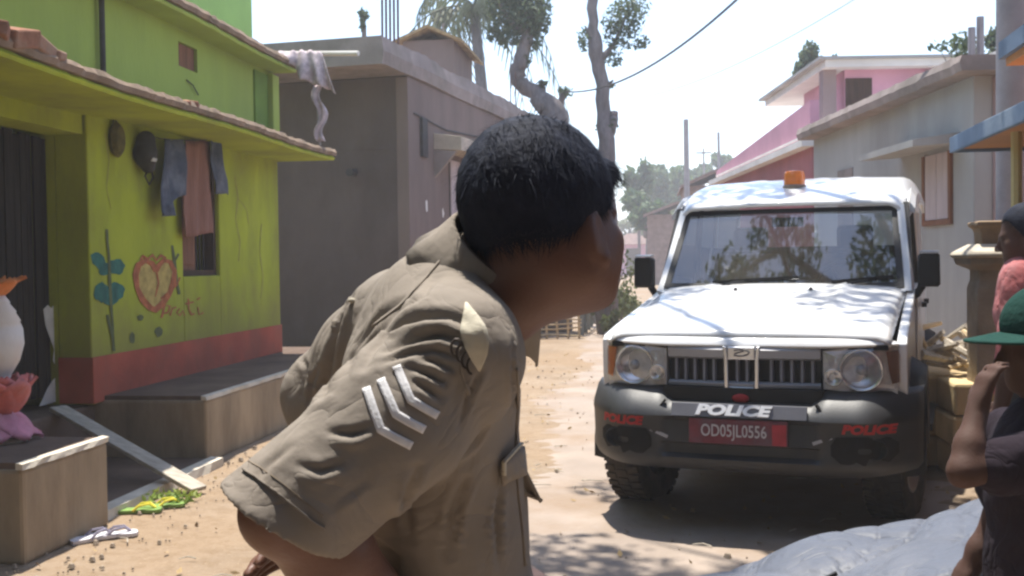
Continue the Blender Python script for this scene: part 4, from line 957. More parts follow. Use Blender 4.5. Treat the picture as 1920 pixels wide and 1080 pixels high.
mb = MB(); mb.box((p.x-.6,p.y+.4,0),(p.x+.6,p.y+.5,zr-.35)); mb.build('door', M_['darkwood'], hu)
mb = MB(); mb.loft([[(p.x-wv-.3,p.y-.4,zr),(p.x+wv+.3,p.y-.4,zr),(p.x+wv+.3,p.y+3.4,zr),(p.x-wv-.3,p.y+3.4,zr)],[(p.x-.5,p.y+1.2,zr+1.0),(p.x+.5,p.y+1.2,zr+1.0),(p.x+.5,p.y+1.8,zr+1.0),(p.x-.5,p.y+1.8,zr+1.0)]]); mb.build('roof', M_['thatch'], hu)
def far_hut(label, u, v0, v1, t, wpx, matw, matr):
    h = thing('far_hut', label, 'hut', at(u, 500, t), group='huts far down the lane'); p = at(u, 500, t); zr = at(u, v1, t).z; zt = at(u, v0, t).z; wv = wpx/FPX*t/2
    mb = MB(); mb.box((p.x-wv, p.y, 0), (p.x+wv, p.y+5, zr)); mb.build('wall', matw, h)
    mb = MB(); mb.prism([(p.x-wv*1.15, p.y-.5, zr), (p.x+wv*.2, p.y-.5, zt), (p.x+wv*1.15, p.y-.5, zr), (p.x+wv*1.15, p.y-.5, zr-.12), (p.x+wv*.2, p.y-.5, zt-.14), (p.x-wv*1.15, p.y-.5, zr-.12)], (0, 6, 0)); mb.build('roof', matr, h)
far_hut('far hut with white edged tin roof right of the pink hut', 1245, 445, 462, 80, 60, M_['greypl2'], M_['tin'])
far_hut('far hut with old brown roof beside the jeep windscreen corner', 1262, 378, 402, 60, 95, M_['thatch'], M_['thatch'])
far_hut('far hut with long dusty brown roof beyond the thin pole', 1335, 318, 348, 45, 100, M_['thatch'], M_['thatch'])
def pole(label, u, vt, t, r, cross=False):
    e = thing('utility_pole', label, 'pole', at(u, 500, t), group='thin poles far down the lane'); p = at(u, vt, t); q = at(u+4, 480, t); mb = MB(); mb.tube([(q.x, q.y, 0), (p.x, p.y, p.z)], [r*1.15, r*.85], 7); mb.build('pole_shaft', M_['conc'], e)
    if cross: mb = MB(); mb.bar((p.x-.5, p.y, p.z-.3), (p.x+.5, p.y, p.z-.3), .08, .08); mb.build('crossarm', M_['iron'], e)
pole('thick far concrete pole between the tall tree and the jeep', 1286, 224, 40, .11)
pole('thin pale pole above the brown roofs', 1347, 248, 50, .07)
pole('short thin pole with crossarm above the brown roofs', 1319, 278, 70, .07, True)
wr = thing('overhead_wire', 'sagging electric wire from the crooked tree up to the top edge', 'wire', tp(1058,172))
a = tp(1058,172); b = at(1400,-18,13.0); mb = MB(); pts = []
for i in range(25):
    s = i/24; p = a.lerp(b, s); p.z -= .35*4*s*(1-s); pts.append(p)
e_ = b+(b-a).normalized()*6; pts.append(e_)
mb.tube(pts, .016, 6); mb.build('wire_strand', M_['iron'], wr)
wr2 = thing('overhead_wire', 'second thinner wire crossing the white sky right of the tall tree', 'wire', tp(1150,185))
a = tp(1140,190,24); b = at(1640,-25,12.0); mb = MB(); pts = []
for i in range(25):
    s = i/24; p = a.lerp(b, s); p.z -= .3*4*s*(1-s); pts.append(p)
pts.append(b+(b-a).normalized()*6)
mb.tube(pts, .0065, 5); mb.build('wire_strand', M_['conc'], wr2)
mb = MB(); mb.tube([(.03, .2, 3.5), (.03, 1.6, 3.42), (.03, 3.2, 3.5), (.03, 7.2, 3.46)], .012, 5); mb.build('facade_cable', M_['iron'], g2)

# big tree off to the right whose limbs reach over the lane (its shade and reflection are in the picture)
ot = tree_obj('shade_tree', 'large half bare roadside tree whose limbs hang over the lane beside the shop', [CW(4.3,2.2,0), CW(4.2,2.4,2.2), CW(3.8,3.0,4.6), CW(3.2,3.8,6.4)], [.30,.26,.20,.12],
  [([CW(3.9,2.9,4.2), CW(2.6,4.6,5.2), CW(1.0,5.8,5.6), CW(-.6,6.4,6.1)], [.10,.07,.045,.02]), ([CW(3.6,3.4,5.4), CW(2.6,5.8,6.0), CW(2.0,7.6,6.4), CW(1.2,9.0,7.0)], [.10,.07,.05,.02]), ([CW(2.6,4.6,5.2), CW(2.2,3.4,5.2), CW(1.6,2.4,5.1)], [.05,.035,.015]), ([CW(2.0,7.4,6.4), CW(2.8,8.3,7.0), CW(3.6,9.2,7.4)], [.05,.03,.015]), ([CW(1.0,5.8,5.6), CW(.6,7.0,6.2), CW(.4,8.2,6.4)], [.04,.025,.012]), ([CW(3.3,3.7,6.2), CW(1.8,5.0,7.4), CW(.4,6.2,8.0), CW(-.9,6.4,8.3)], [.11,.08,.05,.02]), ([CW(1.2,5.5,7.6), CW(.6,5.7,8.1), CW(-.2,5.6,8.5)], [.05,.03,.012]), ([CW(.6,6.0,7.9), CW(.5,6.8,8.2), CW(.0,7.4,8.4)], [.04,.025,.012])],
  [(CW(-.3,6.4,6.2),(.6,.5,.35)), (CW(1.3,8.8,7.0),(.7,.6,.4)), (CW(1.75,2.4,5.2),(.6,.5,.4)), (CW(1.3,2.2,5.0),(.4,.4,.3)), (CW(2.2,4.3,5.7),(.8,.6,.4)), (CW(2.3,4.6,5.9),(.8,.7,.4)), (CW(2.4,5.7,6.2),(.6,.6,.4)), (CW(1.9,7.3,6.7),(.7,.7,.4)), (CW(3.4,9.0,7.4),(.6,.6,.4)), (CW(3.2,3.8,6.6),(1,1,.6)), (CW(.4,8.0,6.5),(.5,.5,.3)), (CW(-.7,6.2,8.1),(.55,.5,.3)), (CW(.2,6.5,8.3),(.65,.45,.3)), (CW(.8,6.0,8.0),(.55,.45,.3)), (CW(-.1,5.6,8.5),(.5,.4,.3))], 6900, .13, M_['leafA'])  # the clumps above boy and bystander are added to shade them

# unseen houses added behind and beside the photographer to keep the sky off near things
nh = thing('sky_block_house', 'plain unseen brown house added behind the viewpoint to block sky light', 'house', (1, -7, 0))
mb = MB(); mb.box((-3.0,-12,0),(9,-7,4.6)); mb.build('wall', M_['slab'], nh)
mb = MB(); mb.prism([(-3.5,-6.5,4.5),(-3.5,-9.5,6.6),(-3.5,-12.5,4.5)], (13,0,0)); mb.build('roof', M_['thatch'], nh)
mb = MB(); mb.box((1.0,-7.03,0),(2.1,-7.0,2.1)); mb.build('door', M_['darkwood'], nh)
nh2 = thing('sky_block_house_right', 'unseen brown house with tiled roof added right of the viewpoint to block sky light', 'house', (5.5, -2, 0))
mb = MB(); mb.box((2.6,-6.4,0),(7.5,1.2,3.6)); mb.build('wall', M_['greypl'], nh2)
mb = MB(); mb.prism([(2.0,-6.6,3.55),(5.0,-6.6,5.6),(8.0,-6.6,3.55)], (0,8.0,0)); mb.build('roof', M_['thatch'], nh2)
mb = MB(); mb.box((2.57,-3.0,.9),(2.6,-2.0,2.1)); mb.build('window', M_['darkwood'], nh2)
mt = tree_obj('light_block_tree', 'broad dense unseen tree added behind the viewpoint to shade the near ground', [(-1.9,-3.4,0),(-1.8,-3.3,2.2),(-1.5,-3.0,4.2),(-1.2,-2.8,6)], [.38,.32,.26,.16],
  [([(-1.7,-3.2,2.9),(0,-3.0,4.4),(1.5,-2.8,5.4)],[.16,.11,.05]), ([(-1.6,-3.1,3.4),(-2.4,-2.0,4.8),(-2.6,-1.2,5.6)],[.14,.09,.04]), ([(-1.5,-3.0,4.0),(-.8,-1.4,5.0),(.2,.4,5.6)],[.12,.08,.04])],
  [((0,-2.6,5.2),(2.4,1.9,1.2)),((2.0,-2.2,5.6),(1.9,1.7,1.1)),((-2.4,-1.6,5.6),(1.8,1.7,1.1)),((-.4,-1.0,5.8),(1.9,1.4,1.0)),((1.3,-.7,5.6),(1.5,1.2,.9)),((-1.6,-.8,5.6),(1.3,1.2,.8)),((-1.4,-3.6,6.8),(2.2,1.9,1.2)),((1.2,-4.2,5.0),(2.2,1.8,1.2)),((2.8,-.6,5.8),(1.5,1.5,.9)),((3.0,1.0,5.6),(.9,.8,.6))], 11000, .30, leafmat('leaf_block_tree', (0.035,0.065,0.02), (0.07,0.11,0.035), trans=.2))  # unseen canopy added to shade the ground near the camera and block sky
# ================================================================== police jeep
car = thing('police_jeep', 'white police utility vehicle with black bumper and orange roof beacon parked in the lane', 'car', CW(1.122, 5.31), (0,0,-R(22.5)+YAW), local=True)
P_ = {}
P_['white'] = pmat('white_car_paint', (.74,.74,.74), var=.03, scale=3, rough=.28, bump=.02, bscale=8, coat=.5, spec=.5, stain=(.62,.58,.52), samt=.25, sscale=2.5, damp=(.40,1.0,(.42,.34,.26),.6))
P_['bump'] = pmat('grey_black_bumper', (.020,.020,.022), var=.25, scale=7, rough=.52, bump=.08, bscale=120, stain=(.075,.065,.055), samt=.3, sscale=3, spec=.6)
P_['blk'] = pmat('black_trim', (.012,.012,.013), var=.2, scale=7, rough=.5, bump=.03)
P_['chrome'] = pmat('bright_trim', (.78,.78,.80), var=.05, scale=4, rough=.22, bump=0, metallic=.85)
P_['silver'] = pmat('silver_grey', (.36,.36,.38), var=.08, scale=5, rough=.4, bump=.03, metallic=.2)
P_['band'] = pmat('grey_band', (.16,.16,.18), var=.1, scale=5, rough=.45, bump=.03)
P_['tyre'] = pmat('dusty_tyre', (.030,.028,.027), var=.3, scale=9, rough=.9, bump=.4, bscale=60, stain=(.17,.13,.09), samt=.5, sscale=4)
P_['rim'] = pmat('steel_rim', (.30,.30,.31), var=.1, scale=6, rough=.45, bump=0, metallic=.5)
P_['amber'] = pmat('amber_lens', (.75,.22,.04), var=.1, scale=8, rough=.2, bump=0, coat=.5)
P_['beacon'] = pmat('orange_beacon', (.88,.24,.05), var=.12, scale=20, rough=.18, bump=0, coat=.6, emit=None)
P_['red'] = pmat('red_letters', (.42,.03,.03), var=.15, scale=20, rough=.6, bump=0)
P_['wlet'] = pmat('white_letters', (.92,.92,.94), var=.02, scale=9, rough=.5, bump=0)
P_['plate'] = pmat('maroon_plate', (.17,.035,.045), var=.3, scale=9, rough=.5, bump=.05, stain=(.11,.10,.12), samt=.8, sscale=5)
P_['plet'] = pmat('plate_letters', (.52,.48,.48), var=.1, scale=20, rough=.6, bump=0)
P_['seat'] = pmat('grey_seat', (.12,.115,.11), var=.2, scale=8, rough=.9, bump=.2)
P_['under'] = pmat('underbody', (.012,.011,.010), var=.4, scale=6, rough=.9, bump=.2)
def glassmat(name, tint, refl, rough=.03, dust=.13):
    m = bpy.data.materials.new(name); m.use_nodes = True; nt = m.node_tree; nt.nodes.remove(nt.nodes['Principled BSDF'])
    tr = _n(nt, 'ShaderNodeBsdfTransparent'); tr.inputs[0].default_value = tuple(tint)+(1,)
    gl = _n(nt, 'ShaderNodeBsdfGlossy'); gl.inputs['Roughness'].default_value = rough; gl.inputs[0].default_value = (.9,.93,.97,1)
    lw = _n(nt, 'ShaderNodeLayerWeight'); pw = _n(nt, 'ShaderNodeMath', operation='POWER'); pw.inputs[1].default_value = 4.0; nt.links.new(lw.outputs['Facing'], pw.inputs[0])
    fr = _n(nt, 'ShaderNodeMath', operation='MULTIPLY_ADD'); fr.inputs[1].default_value = .9; fr.inputs[2].default_value = .045; nt.links.new(pw.outputs[0], fr.inputs[0])
    lw.inputs['Blend'].default_value = .5
    ma = _n(nt, 'ShaderNodeMath', operation='MULTIPLY_ADD'); ma.inputs[1].default_value = 1.0; ma.inputs[2].default_value = refl
    ns = _n(nt, 'ShaderNodeTexNoise'); ns.inputs['Scale'].default_value = 2.2; ns.inputs['Detail'].default_value = 6
    tc = _n(nt, 'ShaderNodeTexCoord'); nt.links.new(tc.outputs['Object'], ns.inputs['Vector'])
    df = _n(nt, 'ShaderNodeBsdfDiffuse'); df.inputs[0].default_value = (.42,.36,.30,1)
    dr = _n(nt, 'ShaderNodeValToRGB'); dr.color_ramp.elements[0].position = .35; dr.color_ramp.elements[1].position = .8
    dr.color_ramp.elements[0].color = (.02,.02,.02,1); dr.color_ramp.elements[1].color = (dust,dust,dust,1); nt.links.new(ns.outputs[0], dr.inputs[0])
    nt.links.new(fr.outputs[0], ma.inputs[0])
    mx = _n(nt, 'ShaderNodeMixShader'); nt.links.new(ma.outputs[0], mx.inputs[0]); nt.links.new(tr.outputs[0], mx.inputs[1]); nt.links.new(gl.outputs[0], mx.inputs[2])
    m2 = _n(nt, 'ShaderNodeMixShader'); nt.links.new(dr.outputs[0], m2.inputs[0]); nt.links.new(mx.outputs[0], m2.inputs[1]); nt.links.new(df.outputs[0], m2.inputs[2])
    nt.links.new(m2.outputs[0], nt.nodes['Material Output'].inputs[0]); return m
P_['ws'] = glassmat('dusty_windscreen', (.40,.47,.50), .11)
P_['sg'] = glassmat('dark_side_glass', (.10,.11,.12), .06)
P_['lens'] = glassmat('clear_lens', (.9,.9,.9), .05, dust=.38)

# --- side panels with wheel arches
AX0, AX1, RW = .80, 3.46, .36
def side_poly():
    def arc(yc, r=.44, zc=.36, zb=.42):
        a0 = math.asin((zb-zc)/r); return [(yc-r*math.cos(a0+(math.pi-2*a0)*k/14), zc+r*math.sin(a0+(math.pi-2*a0)*k/14)) for k in range(15)]
    p = [(.29,.60),(.30,.42)]+arc(AX0)+arc(AX1)+[(4.0,.42),(4.03,.8),(4.02,1.25),(2.6,1.24),(1.42,1.23),(1.38,1.205),(.9,1.12),(.5,1.055),(.28,1.012),(.245,.985),(.25,.80)]
    return p
body = None
bm_ = MB(); 
bm_.box((-.74,.22,.44),(.74,.34,.97)); bm_.box((-.76,1.2,.42),(.76,4.0,.5)); bm_.box((-.76,3.96,.42),(.76,4.03,1.25)); bm_.box((-.72,1.36,.45),(.72,1.40,1.2))
body = bm_.build('body', P_['white'], car)
for s in (-1, 1):
    mb = MB(); pts = [(s*.785, y, z) for y, z in side_poly()]; mb.prism(pts, (-s*.05, 0, 0)); mb.build('fender', P_['white'], car, bevel=.01)
    mb = MB(); rings = []
    for yc in (AX0,):
        for k in range(15):
            a = math.radians(-4+188*k/14); c_, s_ = -math.cos(a), math.sin(a)
            rings.append([(s*.77, yc+.445*c_, .36+.445*s_), (s*.855, yc+.435*c_, .36+.435*s_), (s*.865, yc+.47*c_, .36+.47*s_), (s*.77, yc+.53*c_, .36+.53*s_)])
    mb.loft(rings); mb.build('wheel_arch', P_['blk'], car, smooth=True, auto=40)
    mb = MB(); rings = []
    for k in range(15):
        a = math.radians(-4+188*k/14); c_, s_ = -math.cos(a), math.sin(a)
        rings.append([(s*.77, AX1+.445*c_, .36+.445*s_), (s*.855, AX1+.435*c_, .36+.435*s_), (s*.865, AX1+.47*c_, .36+.47*s_), (s*.77, AX1+.53*c_, .36+.53*s_)])
    mb.loft(rings); mb.build('wheel_arch', P_['blk'], car, smooth=True, auto=40)
    mb = MB(); mb.box((min(s*.60,s*.74),.25,.45),(max(s*.60,s*.74),1.3,.95)); mb.build('wheel_well', P_['under'], car)
    # doors
    for (y0, y1) in ((1.47,2.42),(2.45,3.02)):
        mb = MB(); mb.prism([(s*.786,y0,.50),(s*.786,y1,.50),(s*.786,y1,1.228),(s*.786,y0,1.222)], (s*.012,0,0)); d = mb.build('door', P_['white'], car, bevel=.006)
        mb = MB(); mb.box((min(s*.80,s*.83),y1-.22,1.08),(max(s*.80,s*.83),y1-.08,1.11)); mb.build('handle', P_['blk'], d)
        mb = MB(); mb.box((min(s*.799,s*.806),y0+.02,.66),(max(s*.799,s*.806),y1-.02,.74)); mb.build('rub_strip', P_['blk'], d)
    mb = MB(); mb.box((min(s*.74,s*.88),1.30,.40),(max(s*.74,s*.88),2.95,.44)); mb.build('side_step', P_['blk'], car)
    # cabin side: pillars and dark glass
    def cab(y0a, y1a, y0b, y1b, z0, z1, mat, nm, xin=.0, th=.03):
        mb = MB(); xb = s*(.775-xin); xt = s*(.735-xin)
        mb.prism([(xb,y0a,z0),(xb,y1a,z0),(xt,y1b,z1),(xt,y0b,z1)], (-s*th,0,0)); return mb.build(nm, mat, car)
    cab(1.44,1.56,1.80,1.90,1.225,1.76,P_['blk'],'window_frame')
    cab(2.36,2.50,2.38,2.50,1.23,1.80,P_['blk'],'window_frame',-.002)
    cab(2.98,3.06,2.98,3.06,1.23,1.80,P_['white'],'pillar',-.002)
    cab(3.92,4.02,3.90,3.98,1.23,1.80,P_['white'],'pillar',-.002)
    cab(1.56,2.36,1.90,2.38,1.235,1.79,P_['sg'],'side_window',.012,.006)
    cab(2.50,2.98,2.50,2.98,1.235,1.79,P_['sg'],'side_window',.012,.006)
    cab(3.06,3.92,3.06,3.90,1.235,1.79,P_['sg'],'side_window',.012,.006)
    # A pillar: white bar from cowl to roof
    mb = MB(); rings = []
    for k in range(7):
        t = k/6; x = .755+(.695-.755)*t; y = 1.365+.42*t+.02*math.sin(t*3.1); z = 1.215+.53*t; x *= s
        rings.append([(x-s*.028,y-.012,z),(x+s*.014,y-.006,z),(x+s*.026,y+.045,z),(x+s*.02,y+.085,z),(x-s*.025,y+.05,z)])
    mb.loft(rings); mb.build('windscreen_pillar', P_['white'], car, smooth=True, auto=50)
    # mirror
    mir = MB(); x0, x1 = (.80,.925)
    ring = lambda y, k: [(s*(.862+.062*k*cx), y, 1.335+.098*k*cz) for cx, cz in ((-1,-.9),(-.85,-1),(.8,-1),(1,-.85),(.95,.9),(.8,1),(-.8,1),(-1,.85))]
    mir.loft([ring(1.36,.86), ring(1.375,1.0), ring(1.44,1.0), ring(1.45,.9)]); mo = mir.build('mirror', P_['blk'], car, smooth=True, auto=40)
    mb = MB(); mb.tube([(s*.78,1.45,1.205),(s*.80,1.43,1.20),(s*.825,1.42,1.25)], .022, 8); mb.tube([(s*.775,1.45,1.17),(s*.80,1.42,1.19),(s*.83,1.41,1.24)], .016, 8); mb.build('mirror_arm', P_['blk'], mo)
    mb = MB(); mb.prism([(s*.81,1.352,1.436),(s*.915,1.352,1.436),(s*.915,1.45,1.442),(s*.81,1.45,1.442)], (0,0,.008)); mb.build('mirror_lit_top', P_['silver'], mo)  # silver plate paints the sunlit top of the black mirror
# --- bonnet
def bon(u, v):
    x = (u*2-1); y = .135+1.21*v; hw = .708+.022*v
    z = 1.028+.195*v**.95+.028*(1-x*x)*min(1, v*4+.35)
    e = abs(x); z += .012*math.exp(-((e-.55)/.05)**2)*min(1, v*3)
    z -= .032*max(0, (e-.90)/.10)**2
    if v < .08: z -= .022*((.08-v)/.08)**2
    return (x*hw, y+.03*x*x*(1-v), z)
mb = MB(); mb.grid(bon, 48, 30); bo = mb.build('bonnet', P_['white'], car, smooth=True); bo.modifiers.new('solid','SOLIDIFY').thickness = -.012
for s in (-1, 1):
    mb = MB(); mb.lathe([(.012,0),(.012,.006),(.006,.014),(.003,.016)], 10, Matrix.Translation((s*.22,1.12,1.228))); mb.build('washer_nozzle', P_['blk'], bo)
mb = MB(); mb.box((-.70,.15,.96),(.70,1.34,.985)); mb.build('engine_bay', P_['under'], car)
# front band under the bonnet edge
rings = []
for k in range(33):
    x = -.745+1.49*k/32; e = abs(x)/.745; dy = .045*max(0,(e-.6)/.4)**2*1.6+.03*e*e
    zt = 1.016-.028*max(0,(e-.88)/.12)**2; zb = .972 if e < .52 else .972+(.985-.972)*(e-.52)/.48
    rings.append([(x,.128+dy,zt),(x,.104+dy,zt-.012),(x,.092+dy,zb+.006),(x,.10+dy,zb-.004),(x,.20+dy,zb-.004),(x,.20+dy,zt)])
mb = MB(); mb.loft(rings); mb.build('front_panel', P_['white'], car, smooth=True, auto=45)
# --- windscreen, seal, cowl, wipers
ws = [(-.728,1.372,1.235),(.728,1.372,1.235),(.672,1.80,1.735),(-.672,1.80,1.735)]
def wsp(u, v, off=0):
    l = Vector(ws[0]).lerp(Vector(ws[3]), v); r = Vector(ws[1]).lerp(Vector(ws[2]), v); p = l.lerp(r, u)
    p.y -= .055*(1-(2*u-1)**2)+off*.75; p.z += off*.65; return p
mb = MB(); mb.grid(lambda u, v: wsp(u, v), 20, 10); mb.build('windscreen', P_['ws'], car, smooth=True)
mb = MB()
def strip(u0,v0,u1,v1):
    mb.grid(lambda u, v: wsp(u0+(u1-u0)*u, v0+(v1-v0)*v, .004), 16, 2)
strip(0,0,1,.055); strip(0,.94,1,1); strip(0,.05,.028,.95); strip(.972,.05,1,.95)
mb.build('windscreen_seal', P_['blk'], car, smooth=True)
mb = MB(); mb.grid(lambda u, v: (-.735+1.47*u, 1.30+.10*v-.05*(1-(2*u-1)**2), 1.212+.02*v+.004*(1-(2*u-1)**2)), 20, 2); mb.build('cowl', P_['white'], car, smooth=True)
for (ux, lx) in ((.26,.62),(.76,.97)):
    a = wsp(ux, -.01, .02); b = wsp(ux+.10, .055, .022); c = wsp(ux-.02 if ux < .5 else ux-.02, .06, .016); d_ = wsp(ux+.36 if ux < .5 else ux+.20, .10, .016)
    mb = MB(); mb.tube([a, a.lerp(b,.5)+Vector((0,0,.01)), b], [.012,.009,.007], 6); w_ = mb.build('wiper', P_['blk'], car)
    b0 = wsp(ux-.04, .055, .012); b1 = wsp(ux+.32 if ux < .5 else ux+.2, .115, .012); mb = MB(); mb.bar(b0, b1, .010, .018); mb.build('blade', P_['blk'], w_)
    mb = MB(); mb.lathe([(.018,0),(.018,.02),(.008,.028)], 10, Matrix.Translation(a-Vector((0,0,.02)))); mb.build('wiper_hub', P_['blk'], w_)
# --- roof
def rf(u, v):
    x = u*2-1; y = 1.765+2.25*v; d = y-1.765
    zc = 1.752+.215*(1-math.exp(-d/.42))+.045*min(1, d/1.6); hw = .715+.045*min(1, d/.3)
    z = zc-.02*x*x-(.10+.05*min(1, d/.5))*max(0,(abs(x)-.86)/.14)**2.2
    if v > .94: z -= .08*((v-.94)/.06)**2
    for xr in (-.45,-.15,.15,.45): z += .006*math.exp(-((x-xr)/.05)**2)*min(1, max(0, (d-.35)/.2))
    return (x*hw, y-.055*(1-x*x)*math.exp(-d/.15), z)
mb = MB(); mb.grid(rf, 60, 40); ro = mb.build('roof', P_['white'], car, smooth=True); ro.modifiers.new('solid','SOLIDIFY').thickness = -.02
for s in (-1, 1):
    mb = MB(); mb.loft([[(s*.742,y,zz-.05),(s*.772,y,zz-.06),(s*.775,y,zz-.03),(s*.745,y,zz+.01)] for y, zz in [(1.80,1.745),(2.0,1.83),(2.3,1.87),(2.8,1.885),(3.95,1.885)]]); mb.build('gutter', P_['white'], ro)
    mb = MB(); mb.prism([(s*.735,1.86,1.74),(s*.735,3.98,1.76),(s*.735,3.98,1.87),(s*.735,2.3,1.87),(s*.735,1.98,1.81)], (-s*.02,0,0)); mb.build('cant_rail', P_['white'], ro)
# beacon
mb = MB(); bz = rf(.5, .16)[2]
mb.lathe([(.078,0),(.080,.02),(.072,.032),(.070,.034)], 24, Matrix.Translation((0,2.10,bz-.008))); be = mb.build('beacon', pmat('beacon_base', (.30,.22,.16), var=.1, scale=9, rough=.6, bump=0), car, smooth=True, auto=40)
mb = MB(); mb.lathe([(.068,.027),(.071,.035),(.069,.105),(.062,.125),(.03,.130),(.0,.130)], 24, Matrix.Translation((0,2.10,bz-.008))); mb.build('dome', P_['beacon'], be, smooth=True, auto=40)
mb = MB(); mb.lathe([(.0705,.06),(.074,.066),(.0705,.072)], 24, Matrix.Translation((0,2.10,bz-.008)), cap=False); mb.build('dome_rib', P_['beacon'], be, smooth=True)
# --- grille
gr = MB(); gr.box((-.385,.16,.755),(.385,.20,.975)); grille = gr.build('grille', P_['blk'], car)
mb = MB(); rings = []
for k in range(21):
    x = -.385+.77*k/20; dy = .03*(x/.385)**2; rings.append([(x,.095+dy,.968),(x,.082+dy,.955),(x,.088+dy,.915),(x,.11+dy,.905),(x,.16,.905),(x,.16,.968)])
mb.loft(rings); mb.build('grille_bar', P_['silver'], grille, smooth=True, auto=40)
mb = MB(); rings = []
for k in range(21):
    x = -.385+.77*k/20; dy = .03*(x/.385)**2; rings.append([(x,.10+dy,.790),(x,.088+dy,.782),(x,.092+dy,.766),(x,.16,.760),(x,.16,.79)])
mb.loft(rings); mb.build('grille_sill', P_['silver'], grille, smooth=True, auto=40)
for x in [-.345,-.295,-.245,-.195,-.145,-.025,.025,.145,.195,.245,.295,.345]:
    dy = .03*(x/.385)**2; mb = MB(); mb.loft([[(x-.011,.13+dy,z),(x-.006,.104+dy,z),(x+.006,.104+dy,z),(x+.011,.13+dy,z)] for z in (.789,.906)]); mb.build('grille_slat', pmat('slat_grey', (.22,.22,.25), var=.1, scale=5, rough=.35, bump=0) if x == -.345 else bpy.data.materials['slat_grey'], grille)
for s in (-1, 1):
    mb = MB(); mb.loft([[(s*x-.012,.11,z),(s*x-.010,.080,z),(s*x+.010,.080,z),(s*x+.012,.11,z)] for x, z in ((.076,.757),(.078,.91),(.084,.972))]); mb.build('chrome_post', P_['chrome'], grille, bevel=.004)
mb = MB(); mb.box((-.07,.078,.905),(.07,.11,.972)); em = mb.build('emblem_plate', P_['chrome'], grille, bevel=.006)
mb = MB(); mb.box((-.062,.088,.757),(.062,.11,.768)); mb.build('chrome_sill', P_['chrome'], grille, bevel=.004)
def ribbon(pts, w_, y, t=.004):
    mb = MB(); n = len(pts)
    L_, R2 = [], []
    for i, p in enumerate(pts):
        a = pts[max(0,i-1)]; b = pts[min(n-1,i+1)]; dx, dz = b[0]-a[0], b[1]-a[1]; l = math.hypot(dx, dz); ww = w_*(.5+.5*math.sin(math.pi*(.15+.7*i/(n-1))))
        L_.append((p[0]-dz/l*ww, y, p[1]+dx/l*ww)); R2.append((p[0]+dz/l*ww, y, p[1]-dx/l*ww))
    mb.loft([[l, r, (r[0], y-t, r[2]), (l[0], y-t, l[2])] for l, r in zip(L_, R2)]); return mb
dk = pmat('emblem_dark', (.10,.10,.12), var=.1, scale=9, rough=.4, bump=0)
ribbon([(-.035,.951),(-.012,.957),(.010,.957),(.016,.951),(-.008,.944),(-.03,.937),(-.034,.929),(-.012,.925)], .004, .078).build('emblem_mark', dk, em)
ribbon([(-.012,.925),(.012,.926),(.034,.933),(.043,.944),(.034,.951),(.020,.954)], .004, .078).build('emblem_mark', dk, em)
# --- headlights
for s in (-1, 1):
    def Y(x): e = abs(x)/.745; return .105+.045*max(0,(e-.6)/.4)**2*1.6+.04*e*e
    oc = [(.395,.955),(.50,.968),(.62,.977),(.735,.979),(.752,.93),(.752,.80),(.735,.768),(.60,.752),(.48,.757),(.398,.765)]
    mb = MB(); mb.loft([[(s*x,Y(x)+.012,z) for x, z in oc],[(s*x,Y(x)+.09,z) for x, z in oc]]); hl = mb.build('headlight', pmat('lamp_housing', (.74,.72,.70), var=.25, scale=14, rough=.4, bump=0, metallic=.2) if s == -1 else bpy.data.materials['lamp_housing'], car)
    cx, cz = s*.575, .862
    Mx = Matrix.Translation((cx, Y(.575)-.002, cz)) @ Matrix.Rotation(R(90), 4, 'X')
    mb = MB(); mb.lathe([(.102,-.012),(.106,.004),(.099,.008),(.092,-.004),(.06,-.03),(.025,-.04),(.0,-.04)], 28, Mx, cap=False); mb.build('reflector', P_['chrome'], hl, smooth=True)
    mb = MB(); mb.lathe([(.024,-.035),(.026,-.005),(.018,.006),(.0,.008)], 14, Mx, cap=False); mb.build('bulb_cap', P_['silver'], hl, smooth=True)
    cx2 = s*.445; mb = MB(); mb.lathe([(.042,-.012),(.044,.003),(.038,.005),(.02,-.012),(.0,-.014)], 20, Matrix.Translation((cx2, Y(.445)+.0, .825)) @ Matrix.Rotation(R(90),4,'X'), cap=False); mb.build('side_lamp', P_['chrome'], hl, smooth=True)
    mb = MB(); am = [(.688,.95),(.745,.955),(.748,.80),(.715,.79),(.70,.86)]; mb.loft([[(s*x,Y(x)+.006,z) for x, z in am],[(s*x,Y(x)+.02,z) for x, z in am]]); mb.build('indicator', P_['amber'] if s == -1 else pmat('dull_amber', (.22,.10,.06), var=.2, scale=9, rough=.3, bump=0), hl)
    mb = MB(); n_ = len(oc)
    mid = (.58,.865)
    rings = []
    for f, yo in ((1,.004),(.93,-.012),(.6,-.02),(.2,-.023)): rings.append([(s*(mid[0]+(x-mid[0])*f),Y(mid[0]+(x-mid[0])*f)+yo,mid[1]+(z-mid[1])*f) for x, z in oc])
    mb.loft(rings, cap=False); mb.build('lens', P_['lens'], hl, smooth=True)
    mb = MB(); tr_ = [oc[i] for i in range(0,4)]; mb.loft([[(s*x,Y(x)+.0,z+.001),(s*x,Y(x)+.03,z+.001),(s*x,Y(x)+.03,z+.010),(s*x,Y(x)-.002,z+.010)] for x, z in tr_]); mb.build('lamp_gap', P_['blk'], hl)
mb = MB(); mb.box((-.64,.20,.73),(.64,.26,.97)); mb.build('nose_backing', P_['blk'], car)
